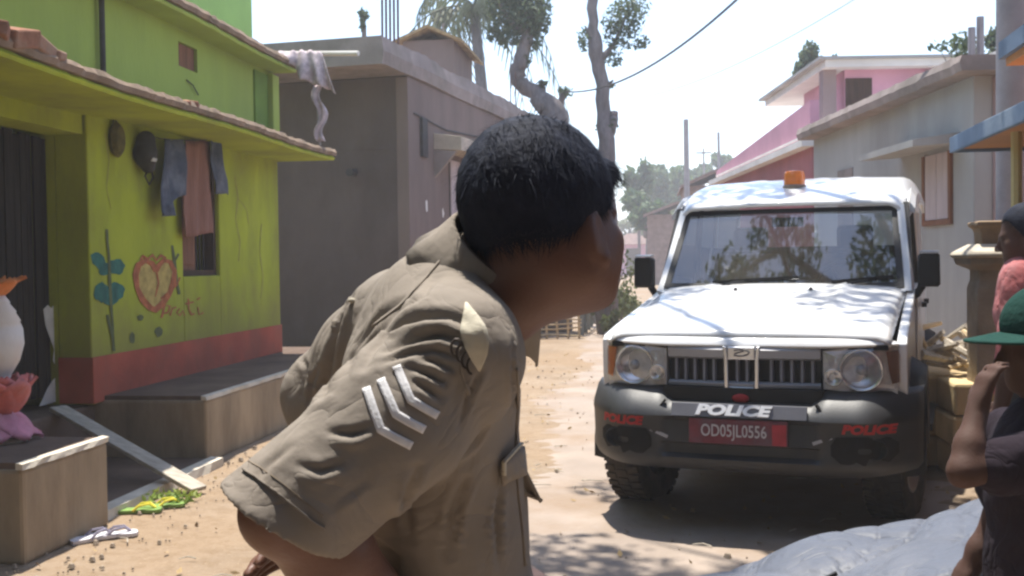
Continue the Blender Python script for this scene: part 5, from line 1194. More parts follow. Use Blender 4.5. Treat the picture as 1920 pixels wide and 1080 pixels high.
# --- bumper: one lofted moulding with raised shoulders under the lamps
rings = []
NB = 64
for k in range(NB+1):
    x = -.855+1.71*k/NB; e = abs(x)
    sweep = .30*max(0,(e-.56)/.30)**2; cy = .05*(e/.85)**2
    lob = min(1, max(0,(e-.345)/.075)); lob = lob*lob*(3-2*lob)
    y0 = -.035+cy+sweep
    zb = .345+.02*max(0,(e-.5)/.35); zt = .692+.062*lob
    fs = .645+.006*lob
    end = max(0,(e-.80)/.055)
    rings.append([(x,y0+.16,zb),(x,y0+.055,zb),(x,y0+.022,zb+.03),(x,y0+.012,.41),(x,y0+.05-.038*lob,.43),(x,y0+.05-.038*lob,.478),(x,y0+.02-.008*lob,.49),(x,y0+.03-.03*lob,.60),(x,y0+.0-.012*lob,.622),(x,y0+.012-.01*lob,fs+.004),(x,y0+.055+.03*lob,zt-.012-.01*lob),(x,y0+.085+.06*lob,zt),(x,y0+.20+.03*lob,zt+.002),(x,y0+.22,.5)])
mb = MB(); mb.loft(rings); bp_ = mb.build('bumper', P_['bump'], car, smooth=True, auto=38)
mb = MB(); mb.box((-.40,.07,.68),(.40,.16,.762)); mb.build('intake_panel', P_['blk'], car)
for s in (-1, 1):
    Mf = Matrix.Translation((s*.64, .035, .492)) @ Matrix.Rotation(R(90)+0, 4, 'X') @ Matrix.Diagonal((1.25,1,1,1))
    mb = MB(); mb.lathe([(.048,-.02),(.052,.012),(.046,.016),(.042,-.005),(.0,-.01)], 20, Mf, cap=False); mb.build('fog_lamp', P_['blk'], bp_, smooth=True)
    mb = MB(); mb.bar((s*.36,-.01,.512),(s*.45,-.012,.548),.006,.016); mb.build('bumper_insert', P_['silver'], bp_)
    mb = MB(); mb.bar((s*.375,.012,.70),(s*.425,.002,.635),.02,.012); mb.build('bumper_joint', P_['blk'], bp_)
    lt = textmesh('POLICE', .060, P_['red'], 'bumper_lettering', bp_, Matrix.Translation((s*.615, 0, .588)) @ Matrix.Rotation(R(90), 4, 'X'), shear=.2, xs=1.22, bold=.003, ext=.003)
    for vv in lt.data.vertices:
        e = abs(vv.co.x); fy = -.035+.05*(e/.85)**2+.30*max(0,(e-.56)/.30)**2+.012*max(0,(.60-vv.co.z)/.13)-.012*min(1,max(0,(vv.co.z-.60)/.022))
        vv.co.y = fy-.004+(0 if vv.co.y < 0 else .006)
    def by(x, z):
        e = abs(x); return -.035+.05*(e/.85)**2+.30*max(0,(e-.56)/.30)**2+.010*max(0,(.60-z)/.13)
    pts = [(.47,.55),(.60,.556),(.71,.55),(.75,.52),(.75,.47),(.71,.43),(.60,.415),(.49,.42),(.445,.46),(.445,.51)]
    mb = MB(); c_ = (.60,.485); rr_ = []
    for f in (1,.8,.5,.2): rr_.append([(s*(c_[0]+(x-c_[0])*f), by(c_[0]+(x-c_[0])*f, c_[1]+(z-c_[1])*f)-.004, c_[1]+(z-c_[1])*f) for x, z in pts])
    mb.loft(rr_, cap=False); mb.build('side_intake', P_['under'], bp_, smooth=True)
# white POLICE on the centre band
mb = MB(); mb.prism([(-.335,-.038,.628),(.335,-.038,.628),(.335,-.016,.69),(-.335,-.016,.69)], (0,.02,0)); band = mb.build('name_band', P_['band'], bp_)
Mt = Matrix.Translation((-.03,-.0305,.660)) @ Matrix.Rotation(R(71), 4, 'X')
textmesh('POLICE', .070, P_['wlet'], 'band_lettering', band, Mt, shear=.22, xs=1.58, bold=.0035, ext=.003)
mb = MB(); mb.lathe([(.03,0),(.034,.006),(.02,.012),(0,.014)], 18, Matrix.Translation((.0,.066,.712)) @ Matrix.Rotation(R(90),4,'X') @ Matrix.Diagonal((1.3,.7,1,1)), cap=False); mb.build('red_crest', P_['red'], bp_, smooth=True)
# number plate
mb = MB(); mb.box((-.20,-.022,.50),(.20,.03,.60)); mb.build('plate_mount', P_['blk'], car)
mb = MB(); mb.box((-.245,-.032,.492),(.245,-.022,.618)); plt = mb.build('number_plate', P_['plate'], car, bevel=.006)
mb = MB(); mb.box((.17,-.036,.498),(.238,-.0325,.60)); mb.build('plate_patch', pmat('bright_red_plate', (.38,.04,.05), var=.3, scale=9, rough=.5, bump=0), plt)
Mt = Matrix.Translation((-.02,-.0335,.557)) @ Matrix.Rotation(R(90), 4, 'X')
textmesh('OD05JL0556', .086, P_['plet'], 'plate_lettering', plt, Mt, xs=.72, bold=.0006, ext=.002)
# --- wheels
def wheel(x, y, steer, s):
    Mw = Matrix.Translation((x, y, .348)) @ Matrix.Rotation(steer, 4, 'Z') @ Matrix.Rotation(R(90)*s, 4, 'Y')
    mb = MB(); mb.lathe([(.195,-.09),(.25,-.108),(.32,-.108),(.345,-.09),(.352,-.05),(.354,0),(.352,.05),(.345,.09),(.32,.108),(.25,.108),(.195,.09)], 40, Mw, cap=False); wh = mb.build('wheel', P_['tyre'], car, smooth=True)
    mb = MB()
    for k in range(40):
        a = 2*math.pi*k/40
        for q, (z0, z1) in enumerate(((-.10,-.04),(-.03,.03),(.04,.10))):
            aa = a+(q%2)*.08; T = Mw @ Matrix.Rotation(aa, 4, 'Z'); mb.box((.342,-.017,z0),(.359,.017,z1), T)
    mb.build('tread', P_['tyre'], wh)
    mb = MB(); mb.lathe([(.20,.085),(.205,.095),(.19,.098),(.17,.06),(.10,.065),(.07,.085),(.03,.095),(0,.095)], 28, Mw, cap=False); mb.build('rim', P_['rim'], wh, smooth=True)
    return wh
wheel(-.70, AX0, R(-9), -1); wheel(.70, AX0, R(-9), 1); wheel(-.70, AX1, 0, -1); wheel(.70, AX1, 0, 1)
mb = MB(); mb.box((-.55,.25,.34),(.55,3.8,.46)); mb.box((-.62,.70,.30),(.62,.86,.38)); mb.tube([(-.62,AX1,.36),(.62,AX1,.36)], .06, 10); mb.build('chassis', P_['under'], car)
# --- interior
mb = MB(); mb.grid(lambda u, v: (-.70+1.4*u, 1.42+.30*v, 1.18+.035*math.sin(v*3.1)), 8, 5); mb.box((-.72,1.70,.85),(.72,1.76,1.2)); mb.build('dashboard', pmat('dash_grey', (.10,.10,.11), var=.2, scale=6, rough=.8, bump=.1), car)
for x in (-.36, .36):
    mb = MB(); mb.box((x-.24,1.95,.75),(x+.24,2.45,.92)); se = mb.build('seat', P_['seat'], car, bevel=.04)
    mb = MB(); mb.box((x-.23,2.38,.9),(x+.23,2.52,1.45)); mb.build('seat_back', P_['seat'], se, bevel=.04)
    mb = MB(); mb.box((x-.12,2.42,1.47),(x+.12,2.52,1.64)); mb.build('headrest', P_['seat'], se, bevel=.03)
mb = MB(); Ms = Matrix.Translation((.36,1.80,1.22)) @ Matrix.Rotation(R(-60), 4, 'X'); pts = [Ms @ Vector((.19*math.cos(2*math.pi*k/24), .19*math.sin(2*math.pi*k/24), 0)) for k in range(25)]; mb.tube(pts, .014, 6, cap=False)
for a in (0, 2.1, 4.2): mb.tube([Ms @ Vector((0,0,-.03)), Ms @ Vector((.19*math.cos(a), .19*math.sin(a), 0))], .012, 5)
mb.build('steering_wheel', P_['blk'], car)
mb = MB(); mb.box((-.10,1.76,1.62),(.10,1.78,1.68)); mb.build('rear_view_mirror', P_['blk'], car)
mb = MB(); mb.box((-.70,1.42,.5),(.70,3.95,.54)); mb.box((-.72,2.9,1.25),(.72,2.94,1.5)); mb.build('cabin_floor', P_['under'], car)
# ================================================================== people
cY, sY = math.cos(YAW), math.sin(YAW)
RY = np.array([[cY, -sY, 0], [sY, cY, 0], [0, 0, 1.0]])
def TW(V): return np.asarray(V) @ RY.T
P_['skin'] = pmat('brown_skin', (.145,.068,.045), var=.10, scale=9, rough=.48, bump=.12, bscale=160, sss=.12, spec=.4)
P_['hair'] = pmat('black_hair', (.018,.021,.034), var=.3, scale=40, rough=.75, bump=.3, bscale=120, spec=.12)  # blue tint stands in for veil glare over the black hair
P_['khaki'] = pmat('khaki_cotton', (.250,.217,.183), var=.09, scale=6, rough=.96, bump=.45, bscale=30, stain=(.215,.18,.148), samt=.6, sscale=4, spec=.08, bdist=.006, crease=(11, .35, .012))
P_['khakip'] = pmat('khaki_trousers', (.24,.19,.14), var=.08, scale=6, rough=.93, bump=.25, bscale=24, spec=.15)
P_['strapc'] = pmat('pale_shoulder_strap', (.50,.455,.36), var=.08, scale=12, rough=.9, bump=.2, bscale=90)
P_['stripe'] = pmat('white_stripe', (.70,.69,.70), var=.12, scale=60, rough=.95, bump=.15, bscale=300, stain=(.58,.55,.54), samt=.4, sscale=12, spec=.1)
P_['badge'] = pmat('dark_badge', (.10,.085,.075), var=.2, scale=20, rough=.4, bump=0, metallic=.6)
P_['leather'] = pmat('brown_leather', (.06,.028,.016), var=.2, scale=9, rough=.5, bump=.15)
P_['eyew'] = pmat('eye_white', (.65,.62,.58), var=.03, scale=9, rough=.25, bump=0)
P_['iris'] = pmat('dark_iris', (.02,.012,.008), var=.1, scale=9, rough=.15, bump=0)

def headframe(c, yaw, nod, tilt=0):
    # columns r,f,u : facing f
    F = np.array([math.cos(yaw), math.sin(yaw), 0]); Rr = np.array([math.sin(yaw), -math.cos(yaw), 0]); U = np.array([0,0,1.0])
    F2 = F*math.cos(nod)-U*math.sin(nod); U2 = U*math.cos(nod)+F*math.sin(nod)
    R2 = Rr*math.cos(tilt)+U2*math.sin(tilt); U3 = U2*math.cos(tilt)-Rr*math.sin(tilt)
    return np.array(c, float), np.stack([R2, F2, U3], 1)
def add_head(f, HC, HM, sc=1.0, neck=None, neckr=(.056,.064), neckoff=-.030):
    L = lambda r, ff, u: HC+HM@(np.array([r, ff, u])*sc)
    f.ell(L(0,-.012,.028), np.array([.076,.097,.086])*sc, .0, HM)
    f.ell(L(0,.030,-.030), np.array([.064,.068,.085])*sc, .025*sc, HM)
    f.ell(L(0,.044,-.082), np.array([.046,.040,.030])*sc, .03*sc, HM)
    for s in (-1,1):
        f.ell(L(s*.042,.036,-.052), np.array([.028,.036,.036])*sc, .02*sc, HM)     # cheek
        f.ell(L(s*.040,.060,-.032), np.array([.022,.022,.018])*sc, .02*sc, HM)      # cheekbone
        f.cap(L(s*.050,.0,-.072), L(s*.02,.066,-.094), .022*sc, .016*sc, .025*sc)       # jaw line
        f.cap(L(s*.012,.092,.005), L(s*.042,.082,.006), .010*sc, .008*sc, .012*sc)     # brow
        f.ell(L(s*.031,.099,-.016), np.array([.016,.012,.010])*sc, .008*sc, HM, 'sub') # eye socket
        f.ell(L(s*.031,.083,-.016), np.array([.013,.012,.012])*sc, .003*sc, HM)
        f.ell(L(s*.075,-.006,-.032), np.array([.009,.019,.031])*sc, .006*sc, HM)       # ear
        f.ell(L(s*.084,.000,-.028), np.array([.006,.010,.018])*sc, .004*sc, HM, 'sub')
        f.ell(L(s*.077,.004,-.062), np.array([.008,.009,.010])*sc, .004*sc, HM)
        f.ell(L(s*.011,.108,-.050), np.array([.008,.009,.007])*sc, .006*sc, HM)
    f.cap(L(0,.094,-.006), L(0,.116,-.044), .008*sc, .011*sc, .010*sc)
    f.cap(L(-.020,.088,-.076), L(.020,.088,-.076), .006*sc, .006*sc, .008*sc)
    f.cap(L(-.016,.087,-.088), L(.016,.087,-.088), .007*sc, .007*sc, .008*sc)
    f.ell(L(0,.076,-.100), np.array([.018,.016,.014])*sc, .012*sc, HM)
    if neck is not None: f.cap(L(0,neckoff,-.055), neck, neckr[0]*sc, neckr[1]*sc, .03*sc)
def add_hand(f, wrist, d, palm_n, L=.17, s=1, curl=.5, spread=1.0, wr=.026):
    # wrist point, direction to the fingers d, palm normal (towards palm), s = thumb side sign along d x palm_n
    d = np.array(d, float); d /= np.linalg.norm(d); pn = np.array(palm_n, float); pn -= d*(pn@d); pn /= np.linalg.norm(pn); sd = np.cross(d, pn)*s
    w = np.array(wrist, float); k = L/.18
    pe = w+d*.088*k
    f.chain([w-d*.012, w+d*.03*k], [wr, .024*k], .012)
    for q in (-.030,-.010,.010,.030): f.cap(w+d*.018*k+sd*q*.75*k, pe+sd*q*k, .0145*k, .0115*k, .012)
    lens = (.066,.080,.086,.078)
    tips = []
    for i, q in enumerate((-.031,-.0105,.0105,.031)):
        base = pe+sd*q*k; l = lens[i]*k; a = 0; p = base; dd = d+sd*q*2.2*spread; dd /= np.linalg.norm(dd)
        pts = [base-d*.01]; rs = [.0105*k]
        for j, fr in enumerate((.45,.30,.25)):
            a += curl*(.5,.75,.55)[j]*(1+.12*(i-1.5)); v = dd*math.cos(a)+pn*math.sin(a); p = p+v*l*fr; pts.append(p); rs.append((.0095,.0088,.0075)[j]*k)
        f.chain(pts, rs, .003); tips.append(p)
    tb = w+d*.022*k+sd*.030*k; t1 = tb+(d*.55+sd*.62+pn*.35)*.045*k; t2 = t1+(d*.85+sd*.2+pn*.35)*.034*k; t3 = t2+(d*.9+pn*.3)*.024*k
    f.chain([tb, t1, t2, t3], [.016*k,.0125*k,.0105*k,.0085*k], .008)
def eyes(parent, HC, HM, sc=1.0):
    for s in (-1,1):
        c = TW(HC+HM@(np.array([s*.031,.0800,-.016])*sc)); mb = MB(); mb.lathe([(.0,-.011*sc),(.008*sc,-.0078*sc),(.011*sc,0),(.008*sc,.0078*sc),(0,.011*sc)], 14, Matrix.Translation(c)); e = mb.build('eye', P_['eyew'], parent, smooth=True)
        c2 = TW(HC+HM@(np.array([s*.031,.0880,-.016])*sc)); mb = MB(); mb.lathe([(0,-.0045*sc),(.0045*sc,0),(0,.0045*sc)], 10, Matrix.Translation(c2)); mb.build('iris', P_['iris'], e, smooth=True)
def hair_obj(parent, HC, HM, sc, thick, keep, nstr, mat, h=.005, flow=None, strl=.03, seed=3, top=0.0, tuft=False):
    lo = HC-.16*sc; hi = HC+.17*sc
    f = Field(lo, hi, h)
    L = lambda r, ff, u: HC+HM@(np.array([r, ff, u])*sc)
    f.ell(L(0,-.014,.026+top), (np.array([.076,.097,.086])+np.array([thick,thick*1.05,thick*1.1]))*sc, 0, HM)
    f.ell(L(0,-.045,-.035), (np.array([.060,.055,.062])+thick*.7)*sc, .03*sc, HM)
    if tuft: f.ell(L(.005,.088,.060), np.array([.052,.030,.026])*sc, .02*sc, HM); f.ell(L(.02,.106,.056), np.array([.03,.016,.012])*sc, .01*sc, HM)
    inv = HM.T
    def cut(X, Y, Z):
        q = np.stack([X, Y, Z], -1)-HC; q = q@HM/sc
        return keep(q[..., 0], q[..., 1], q[..., 2])*sc
    f.cut(cut)
    V, F = f.mesh(3)
    N = vnormals(V, F)
    q = (V-HC)@HM/sc
    kv = keep(q[:,0], q[:,1], q[:,2]); V = V-N*(thick*sc*.8*np.exp(np.minimum(kv, 0)/.016))[:, None]
    # tufted surface: clumps along the flow
    ph = np.sin(q[:,0]*150+q[:,2]*40)*np.sin(q[:,1]*110+q[:,2]*70+1.3)+.6*np.sin(q[:,0]*310+2)*np.sin(q[:,2]*260+q[:,1]*200)
    V = V+N*(.0009*ph*sc)[:, None]
    ob = np_obj('hair', TW(V), F, mat, parent)
    rs = np.random.default_rng(seed); i = rs.integers(0, len(V), nstr); P = V[i]; n_ = N[i]
    ql = (P-HC)@HM/sc
    fl = flow(ql)@HM.T; fl = fl-n_*(fl*n_).sum(1, keepdims=True); fl /= np.maximum(np.linalg.norm(fl, axis=1, keepdims=True), 1e-6)
    fl += rs.normal(size=fl.shape)*.22+n_*(.05+.25*np.clip((ql[:,1:2]-.07)/.03,0,1)); fl /= np.linalg.norm(fl, axis=1, keepdims=True)
    Ls = strl*sc*(.5+rs.random(nstr))
    ribbon_field('hair_strands', TW(P-n_*.002), TW(fl), Ls, np.full(nstr, .0006*sc), TW(n_), mat, ob, bend=-.12, seg=3)
    return ob

# ------------------------------------------------------------------ officer
OFF0 = CW(-.08, 1.40, 0)
off = thing('person', 'policeman in khaki shirt with white sleeve chevrons, seen from behind', 'person', OFF0)
HC, HM = headframe((.044, 1.335, 1.471), R(49), R(2), R(10))
sh_r = np.array([-.066,1.215,1.322]); el_r = np.array([-.243,1.120,1.160]); wr_r = np.array([-.128,1.262,.985])
sh_l = np.array([-.160,1.500,1.345]); el_l = np.array([-.272,1.585,1.232]); wr_l = np.array([-.222,1.425,1.068])
FV = np.array([.94,.34,0]); RV = np.array([.34,-.94,0]); BM = np.stack([RV, FV, np.array([0,0,1.0])], 1)
BMt = np.stack([RV, FV*math.cos(.18)+np.array([0,0,-math.sin(.18)]), np.array([0,0,math.cos(.18)])+FV*math.sin(.18)], 1)
f = Field((-.48,1.0,-.01), (.26,1.78,1.66), .0047)
add_head(f, HC, HM, 1.0, neck=(-.026,1.348,1.385), neckr=(.067,.074), neckoff=-.016)
f.ell((-.100,1.365,1.24), (.145,.095,.16), .05, BMt); f.ell((-.085,1.39,1.06), (.130,.098,.16), .06, BM); f.ell((-.085,1.40,.92), (.145,.105,.10), .05, BM)
f.chain([np.array([-.1,1.36,1.35]), sh_r], [.055,.052], .04); f.chain([np.array([-.1,1.36,1.35]), sh_l], [.055,.052], .04)
f.chain([sh_r, (sh_r+el_r)/2, el_r], [.050,.044,.040], .02)
f.cap(el_r, el_r+np.array([-.014,-.004,-.008]), .028, .022, .02)
f.chain([el_r, el_r*.68+wr_r*.32, wr_r], [.043,.045,.027], .025)
f.chain([sh_l, (sh_l+el_l)/2, el_l], [.048,.044,.040], .02); f.chain([el_l, el_l*.6+wr_l*.4, wr_l], [.040,.041,.026], .025)
add_hand(f, wr_l, (-.68,-.56,-.10), (.55,-.25,-.5), L=.175, s=1, curl=.30, wr=.026)
add_hand(f, wr_r, (.35,.35,-.8), (.75,.55,.1), L=.175, s=-1, curl=.55, wr=.027)
for s in (-1, 1):
    hp_ = np.array([-.085,1.40,.90])+RV*.085*s; kn = np.array([-.080,1.41,.48])+RV*.10*s+FV*.03; an = np.array([-.09,1.42,.08])+RV*.11*s
    f.chain([hp_, kn, an], [.085,.055,.040], .03); f.cap(an+np.array([0,0,-.03]), an+FV*.15+np.array([0,0,-.045]), .038, .030, .02)
V, F = f.mesh(2)
q = (V-HC)@HM
body_o = np_obj('body', TW(V), F, P_['skin'], off)
eyes(off, HC, HM)
def keep_off(r, ff, u):
    ar = np.abs(r)
    line = np.where(ff < .045, -.044+np.clip((ff+.06)/.10, 0, 1)*.020, -.024+np.clip((ff-.045)/.045, 0, 1)*.070)
    side = 0
    return np.maximum(line+side-u, ff-.125+np.maximum(0, .045-u)*1.6)
def flow_off(q):
    d = np.zeros_like(q); d[:,1] = np.where(q[:,1] > 0, .9, -.35); d[:,2] = np.where(q[:,2] > .07, -.25, -1.0); d[:,0] = .35*np.sign(q[:,0]); return d
ho = hair_obj(off, HC, HM, 1.0, .0125, keep_off, 13000, P_['hair'], h=.0045, flow=flow_off, strl=.022, top=.004, tuft=True)
# ------------------------------------------------------------------ officer's shirt
f = Field((-.44,.98,.84), (.16,1.72,1.47), .0042)
f.ell((-.114,1.362,1.245), (.172,.108,.175), .05, BMt); f.ell((-.102,1.392,1.07), (.155,.116,.20), .06, BM); f.ell((-.088,1.40,.93), (.160,.122,.11), .05, BM)
f.cap((-.085,1.352,1.355), sh_r+np.array([.0,0,-.004]), .070, .066, .045); f.cap((-.085,1.352,1.355), sh_l, .070, .060, .045)
f.cap((-.065,1.352,1.360), (-.036,1.350,1.390), .072, .074, .03)
cuff = np.array([-.236,1.126,1.166]); ax = (cuff-sh_r)/np.linalg.norm(cuff-sh_r)
mid = sh_r+ax*.11+np.array([.006,-.004,-.006])
f.chain([sh_r+np.array([.004,0,-.01]), mid, cuff+ax*.05], [.072,.069,.069], .035)
f.cap(mid+np.array([.02,0,-.016]), cuff+np.array([.020,.0,-.014]), .054, .046, .03)
cl = el_l+(el_l-sh_l)*.10
f.chain([sh_l, (sh_l+el_l)/2+np.array([0,0,.0]), cl], [.062,.064,.060], .03); f.cap(cl, cl+np.array([.05,-.08,-.09]), .058, .056, .03)
# openings: right cuff, left cuff, neck
nrm_c = np.array([-.55,-.05,-.83]); nrm_c /= np.linalg.norm(nrm_c); cc_ = np.array([-.240,1.125,1.148])
def cutr(X, Y, Z):
    d = (X-cc_[0])*nrm_c[0]+(Y-cc_[1])*nrm_c[1]+(Z-cc_[2])*nrm_c[2]
    near = (X < -.135) & (Y < 1.27) & (Z > .9)
    return np.where(near, d, -1)
f.cut(cutr)
f.chain([cuff-ax*.055, cuff+ax*.07], [.052,.066], .006) if False else None
f.cap(cuff-ax*.05, cuff+ax*.09, .048, .058, .004, 'sub'); f.cap(cuff-ax*.0+np.array([.018,0,-.013]), cuff+ax*.08+np.array([.022,0,-.018]), .034, .042, .004, 'sub')
nl = np.array([.55,-.45,-.70]); nl /= np.linalg.norm(nl); lc_ = cl+np.array([.04,-.06,-.065])
f.cut(lambda X, Y, Z: np.where((X < -.20) & (Y > 1.40) & (Z < 1.3), (X-lc_[0])*nl[0]+(Y-lc_[1])*nl[1]+(Z-lc_[2])*nl[2], -1))
f.cap(lc_-nl*.05, lc_+nl*.06, .044, .052, .004, 'sub')
f.cap(np.array([-.040,1.350,1.365]), HC+HM@np.array([0,-.03,-.05]), .071, .066, .004, 'sub')
V, F = f.mesh(3)
Vw = TW(V)
bv = BVHTree.FromPolygons(Vw.tolist(), F.tolist())
def cast(u, v):
    h = bv.ray_cast(O3, ray(u, v).normalized(), 4.0); return (np.array(h[0]), np.array(h[1])) if h[0] is not None else (None, None)
# cloth folds pressed into the shirt: each fold is a line on the cloth, with a valley and a raised lip
FOLDS = [
 ([(873,606),(840,594),(800,592),(762,602),(728,626),(702,655),(684,690)], .007, .0085),
 ([(868,640),(830,628),(795,634),(757,645),(722,664)], .006, .007),
 ([(852,668),(815,656),(778,660),(742,672),(715,682)], .005, .006),
 ([(848,690),(812,676),(780,672)], .005, .0055),
 ([(830,715),(800,700),(775,690)], .004, .0050),
 ([(826,745),(800,728),(778,715)], .004, .0055),
 ([(900,700),(880,742),(862,800)], .005, .005),
 ([(960,640),(962,720),(958,800)], .004, .004),
 ([(690,805),(660,815),(620,812)], .005, .006),
 ([(640,870),(600,885),(560,872)], .004, .006),
 ([(690,900),(655,925),(620,950)], .0022, .006),
 ([(760,560),(710,600),(672,650),(650,700)], .004, .010),
 ([(820,520),(790,560),(740,590)], .0035, .009),
 ([(870,900),(850,960),(840,1040)], .006, .008),
 ([(940,900),(930,980),(935,1060)], .005, .007),
 ([(780,880),(760,940),(770,1010)], .006, .008),
 ([(600,690),(585,720),(580,760)], .004, .006),
 ([(660,560),(640,605),(625,650),(615,695),(609,740)], .010, .010),
 ([(560,660),(575,690),(570,740)], .003, .006),
 ([(540,840),(500,870),(480,895)], .003, .007),
 ([(915,800),(880,840),(850,880)], .005, .007),
]
N = vnormals(V, F)
disp = np.zeros(len(V))
for line, amp, wd in FOLDS:
    pts = []
    for i in range(len(line)-1):
        for t in np.linspace(0, 1, 9)[:-1 if i < len(line)-2 else None]:
            p, n = cast(line[i][0]+(line[i+1][0]-line[i][0])*t, line[i][1]+(line[i+1][1]-line[i][1])*t)
            if p is not None: pts.append(p)
    if len(pts) < 3: continue
    pts = np.array(pts); T = np.linspace(0, 1, len(pts)); env = np.sin(np.pi*np.clip(T*.86+.1, 0, 1))**.7
    m = np.where(((Vw > pts.min(0)-.05) & (Vw < pts.max(0)+.05)).all(1))[0]
    D = np.linalg.norm(Vw[m][:, None]-pts[None], axis=2); j = D.argmin(1); d = D[np.arange(len(m)), j]; wd_ = wd*.72
    up_s = np.sign((Vw[m]-pts[j])[:, 2]+1e-9)
    disp[m] += env[j]*amp*(-np.exp(-(d/wd_)**1.5)*1.15+.75*np.exp(-((d-2.0*wd_)/(1.3*wd_))**2)*np.where(up_s < 0, 1.25, .55))
# soft general crumple
X, Y_, Z = V.T
disp += .0016*np.sin(31*X+17*Z+5*np.sin(13*Y_))*np.sin(23*Z-19*Y_)+.0009*np.sin(67*X-41*Z+2)*np.sin(53*Y_+37*Z)
V2 = V+N*disp[:, None]
Vw = TW(V2); bv = BVHTree.FromPolygons(Vw.tolist(), F.tolist())
shirt = np_obj('shirt', Vw, F, P_['khaki'], off)
def on_shirt(name, L_, R_, mat, lift=.0025, th=.003, rows=3, parent=None):
    n = len(L_); g = []
    for i in range(n):
        row = []
        for k in range(rows+1):
            t = k/rows; p, nn = cast(L_[i][0]*(1-t)+R_[i][0]*t, L_[i][1]*(1-t)+R_[i][1]*t)
            row.append(None if p is None else Vector(p+nn*lift))
        if any(r is None for r in row): continue
        g.append(row)
    mb = MB(); w_ = rows+1
    for row in g: mb.v += [tuple(r) for r in row]
    for i in range(len(g)-1):
        for k in range(rows): a = i*w_+k; mb.f.append((a, a+1, a+w_+1, a+w_))
    ob = mb.build(name, mat, parent or shirt, smooth=True); md = ob.modifiers.new('solid', 'SOLIDIFY'); md.thickness = th; md.offset = 0; return ob
def dens(pts, k):
    out = []
    for i in range(len(pts)-1):
        for t in np.linspace(0, 1, k+1)[:-1]: out.append((pts[i][0]+(pts[i+1][0]-pts[i][0])*t, pts[i][1]+(pts[i+1][1]-pts[i][1])*t))
    return out+[pts[-1]]
def offs(pts, w_):
    L_, R_ = [], []
    for i, p in enumerate(pts):
        a = pts[max(0, i-1)]; b = pts[min(len(pts)-1, i+1)]; dx, dy = b[0]-a[0], b[1]-a[1]; l = math.hypot(dx, dy); L_.append((p[0]-dy/l*w_, p[1]+dx/l*w_)); R_.append((p[0]+dy/l*w_, p[1]-dx/l*w_))
    return L_, R_
for pts in ([(687,727),(700,766),(714,806),(742,821),(771,836)], [(714,711),(728,744),(742,777),(768,792),(795,806)], [(743,686),(756,718),(770,750),(795,765),(820,779)]):
    L_, R_ = offs(dens(pts, 6), 8.2); on_shirt('chevron_stripe', L_, R_, P_['stripe'], lift=.0012, th=.0014)
# cuff hem, shoulder seam and placket lines
hem = [(449,876),(480,896),(520,924),(560,956),(590,980),(608,990)]
L_, R_ = offs(dens(hem, 4), 1.8); on_shirt('cuff_hem', L_, R_, P_['khaki'], lift=.0015, th=.004)
yoke = [(842,470),(800,520),(750,575),(700,612)]
L_, R_ = offs(dens(yoke, 6), 1.4); on_shirt('yoke_seam', L_, R_, P_['khaki'], lift=.0008, th=.003)
hem2 = [(458,860),(490,878),(532,908),(574,942),(606,968)]
L_, R_ = offs(dens(hem2, 4), .8); on_shirt('hem_stitch', L_, R_, P_['khakip'], lift=.0004, th=.0012)
seam = [(880,590),(868,620),(862,660),(866,700),(878,740)]
L_, R_ = offs(dens(seam, 5), 2.2); on_shirt('shoulder_seam', L_, R_, P_['khaki'], lift=.0012, th=.004)
plk = [(968,690),(972,740),(968,800),(966,860),(972,930),(980,1000),(984,1060)]
L_, R_ = offs(dens(plk, 6), 1.5); on_shirt('front_seam', L_, R_, P_['khaki'], lift=.001, th=.003)
# pocket with a buttoned flap whose corner sticks out in front
def bent(name, quad, tz, mat, parent, bow=.008, nu=10, nv=8, th=.004):
    A, B, C_, D_ = [np.array(at(p[0], p[1], t)) for p, t in zip(quad, tz)]
    nrm = np.cross(B-A, D_-A); nrm /= np.linalg.norm(nrm)
    mb = MB(); mb.grid(lambda u, v: Vector((A*(1-u)+B*u)*(1-v)+(D_*(1-u)+C_*u)*v+nrm*bow*math.sin(math.pi*u)*math.sin(math.pi*(.15+.7*v))), nu, nv); ob = mb.build(name, mat, parent, smooth=True); md = ob.modifiers.new('solid', 'SOLIDIFY'); md.thickness = th; return ob
pktL = [(934,862),(932,880),(934,893),(938,905)]; pktR = [(970,836),(972,850),(974,870),(976,890)]
on_shirt('pocket_flap', pktL, pktR, P_['khaki'], lift=.007, th=.005, rows=5)
L_, R_ = offs(dens([(966,829),(949,845),(933,862),(934,888)], 4), 1.6); on_shirt('pocket_edge', L_, R_, P_['strapc'], lift=.009, th=.004, rows=2)
# loose shirt-front corner
h0 = at(972, 862, 1.36); 
def flapfn(u, v):
    a = [(968,858),(985,875),(1000,906),(1016,938)]; b = [(962,900),(972,918),(985,930),(1014,941)]
    k = u*3; i = min(int(k), 2); t = k-i
    pa_ = (a[i][0]+(a[i+1][0]-a[i][0])*t, a[i][1]+(a[i+1][1]-a[i][1])*t); pb_ = (b[i][0]+(b[i+1][0]-b[i][0])*t, b[i][1]+(b[i+1][1]-b[i][1])*t)
    return at(pa_[0]*(1-v)+pb_[0]*v, pa_[1]*(1-v)+pb_[1]*v, 1.325+.02*u+.012*math.sin(v*3))
mb = MB(); mb.grid(flapfn, 10, 5); fl_ = mb.build('shirt_flap', P_['khaki'], off, smooth=True); fl_.modifiers.new('solid','SOLIDIFY').thickness = .004
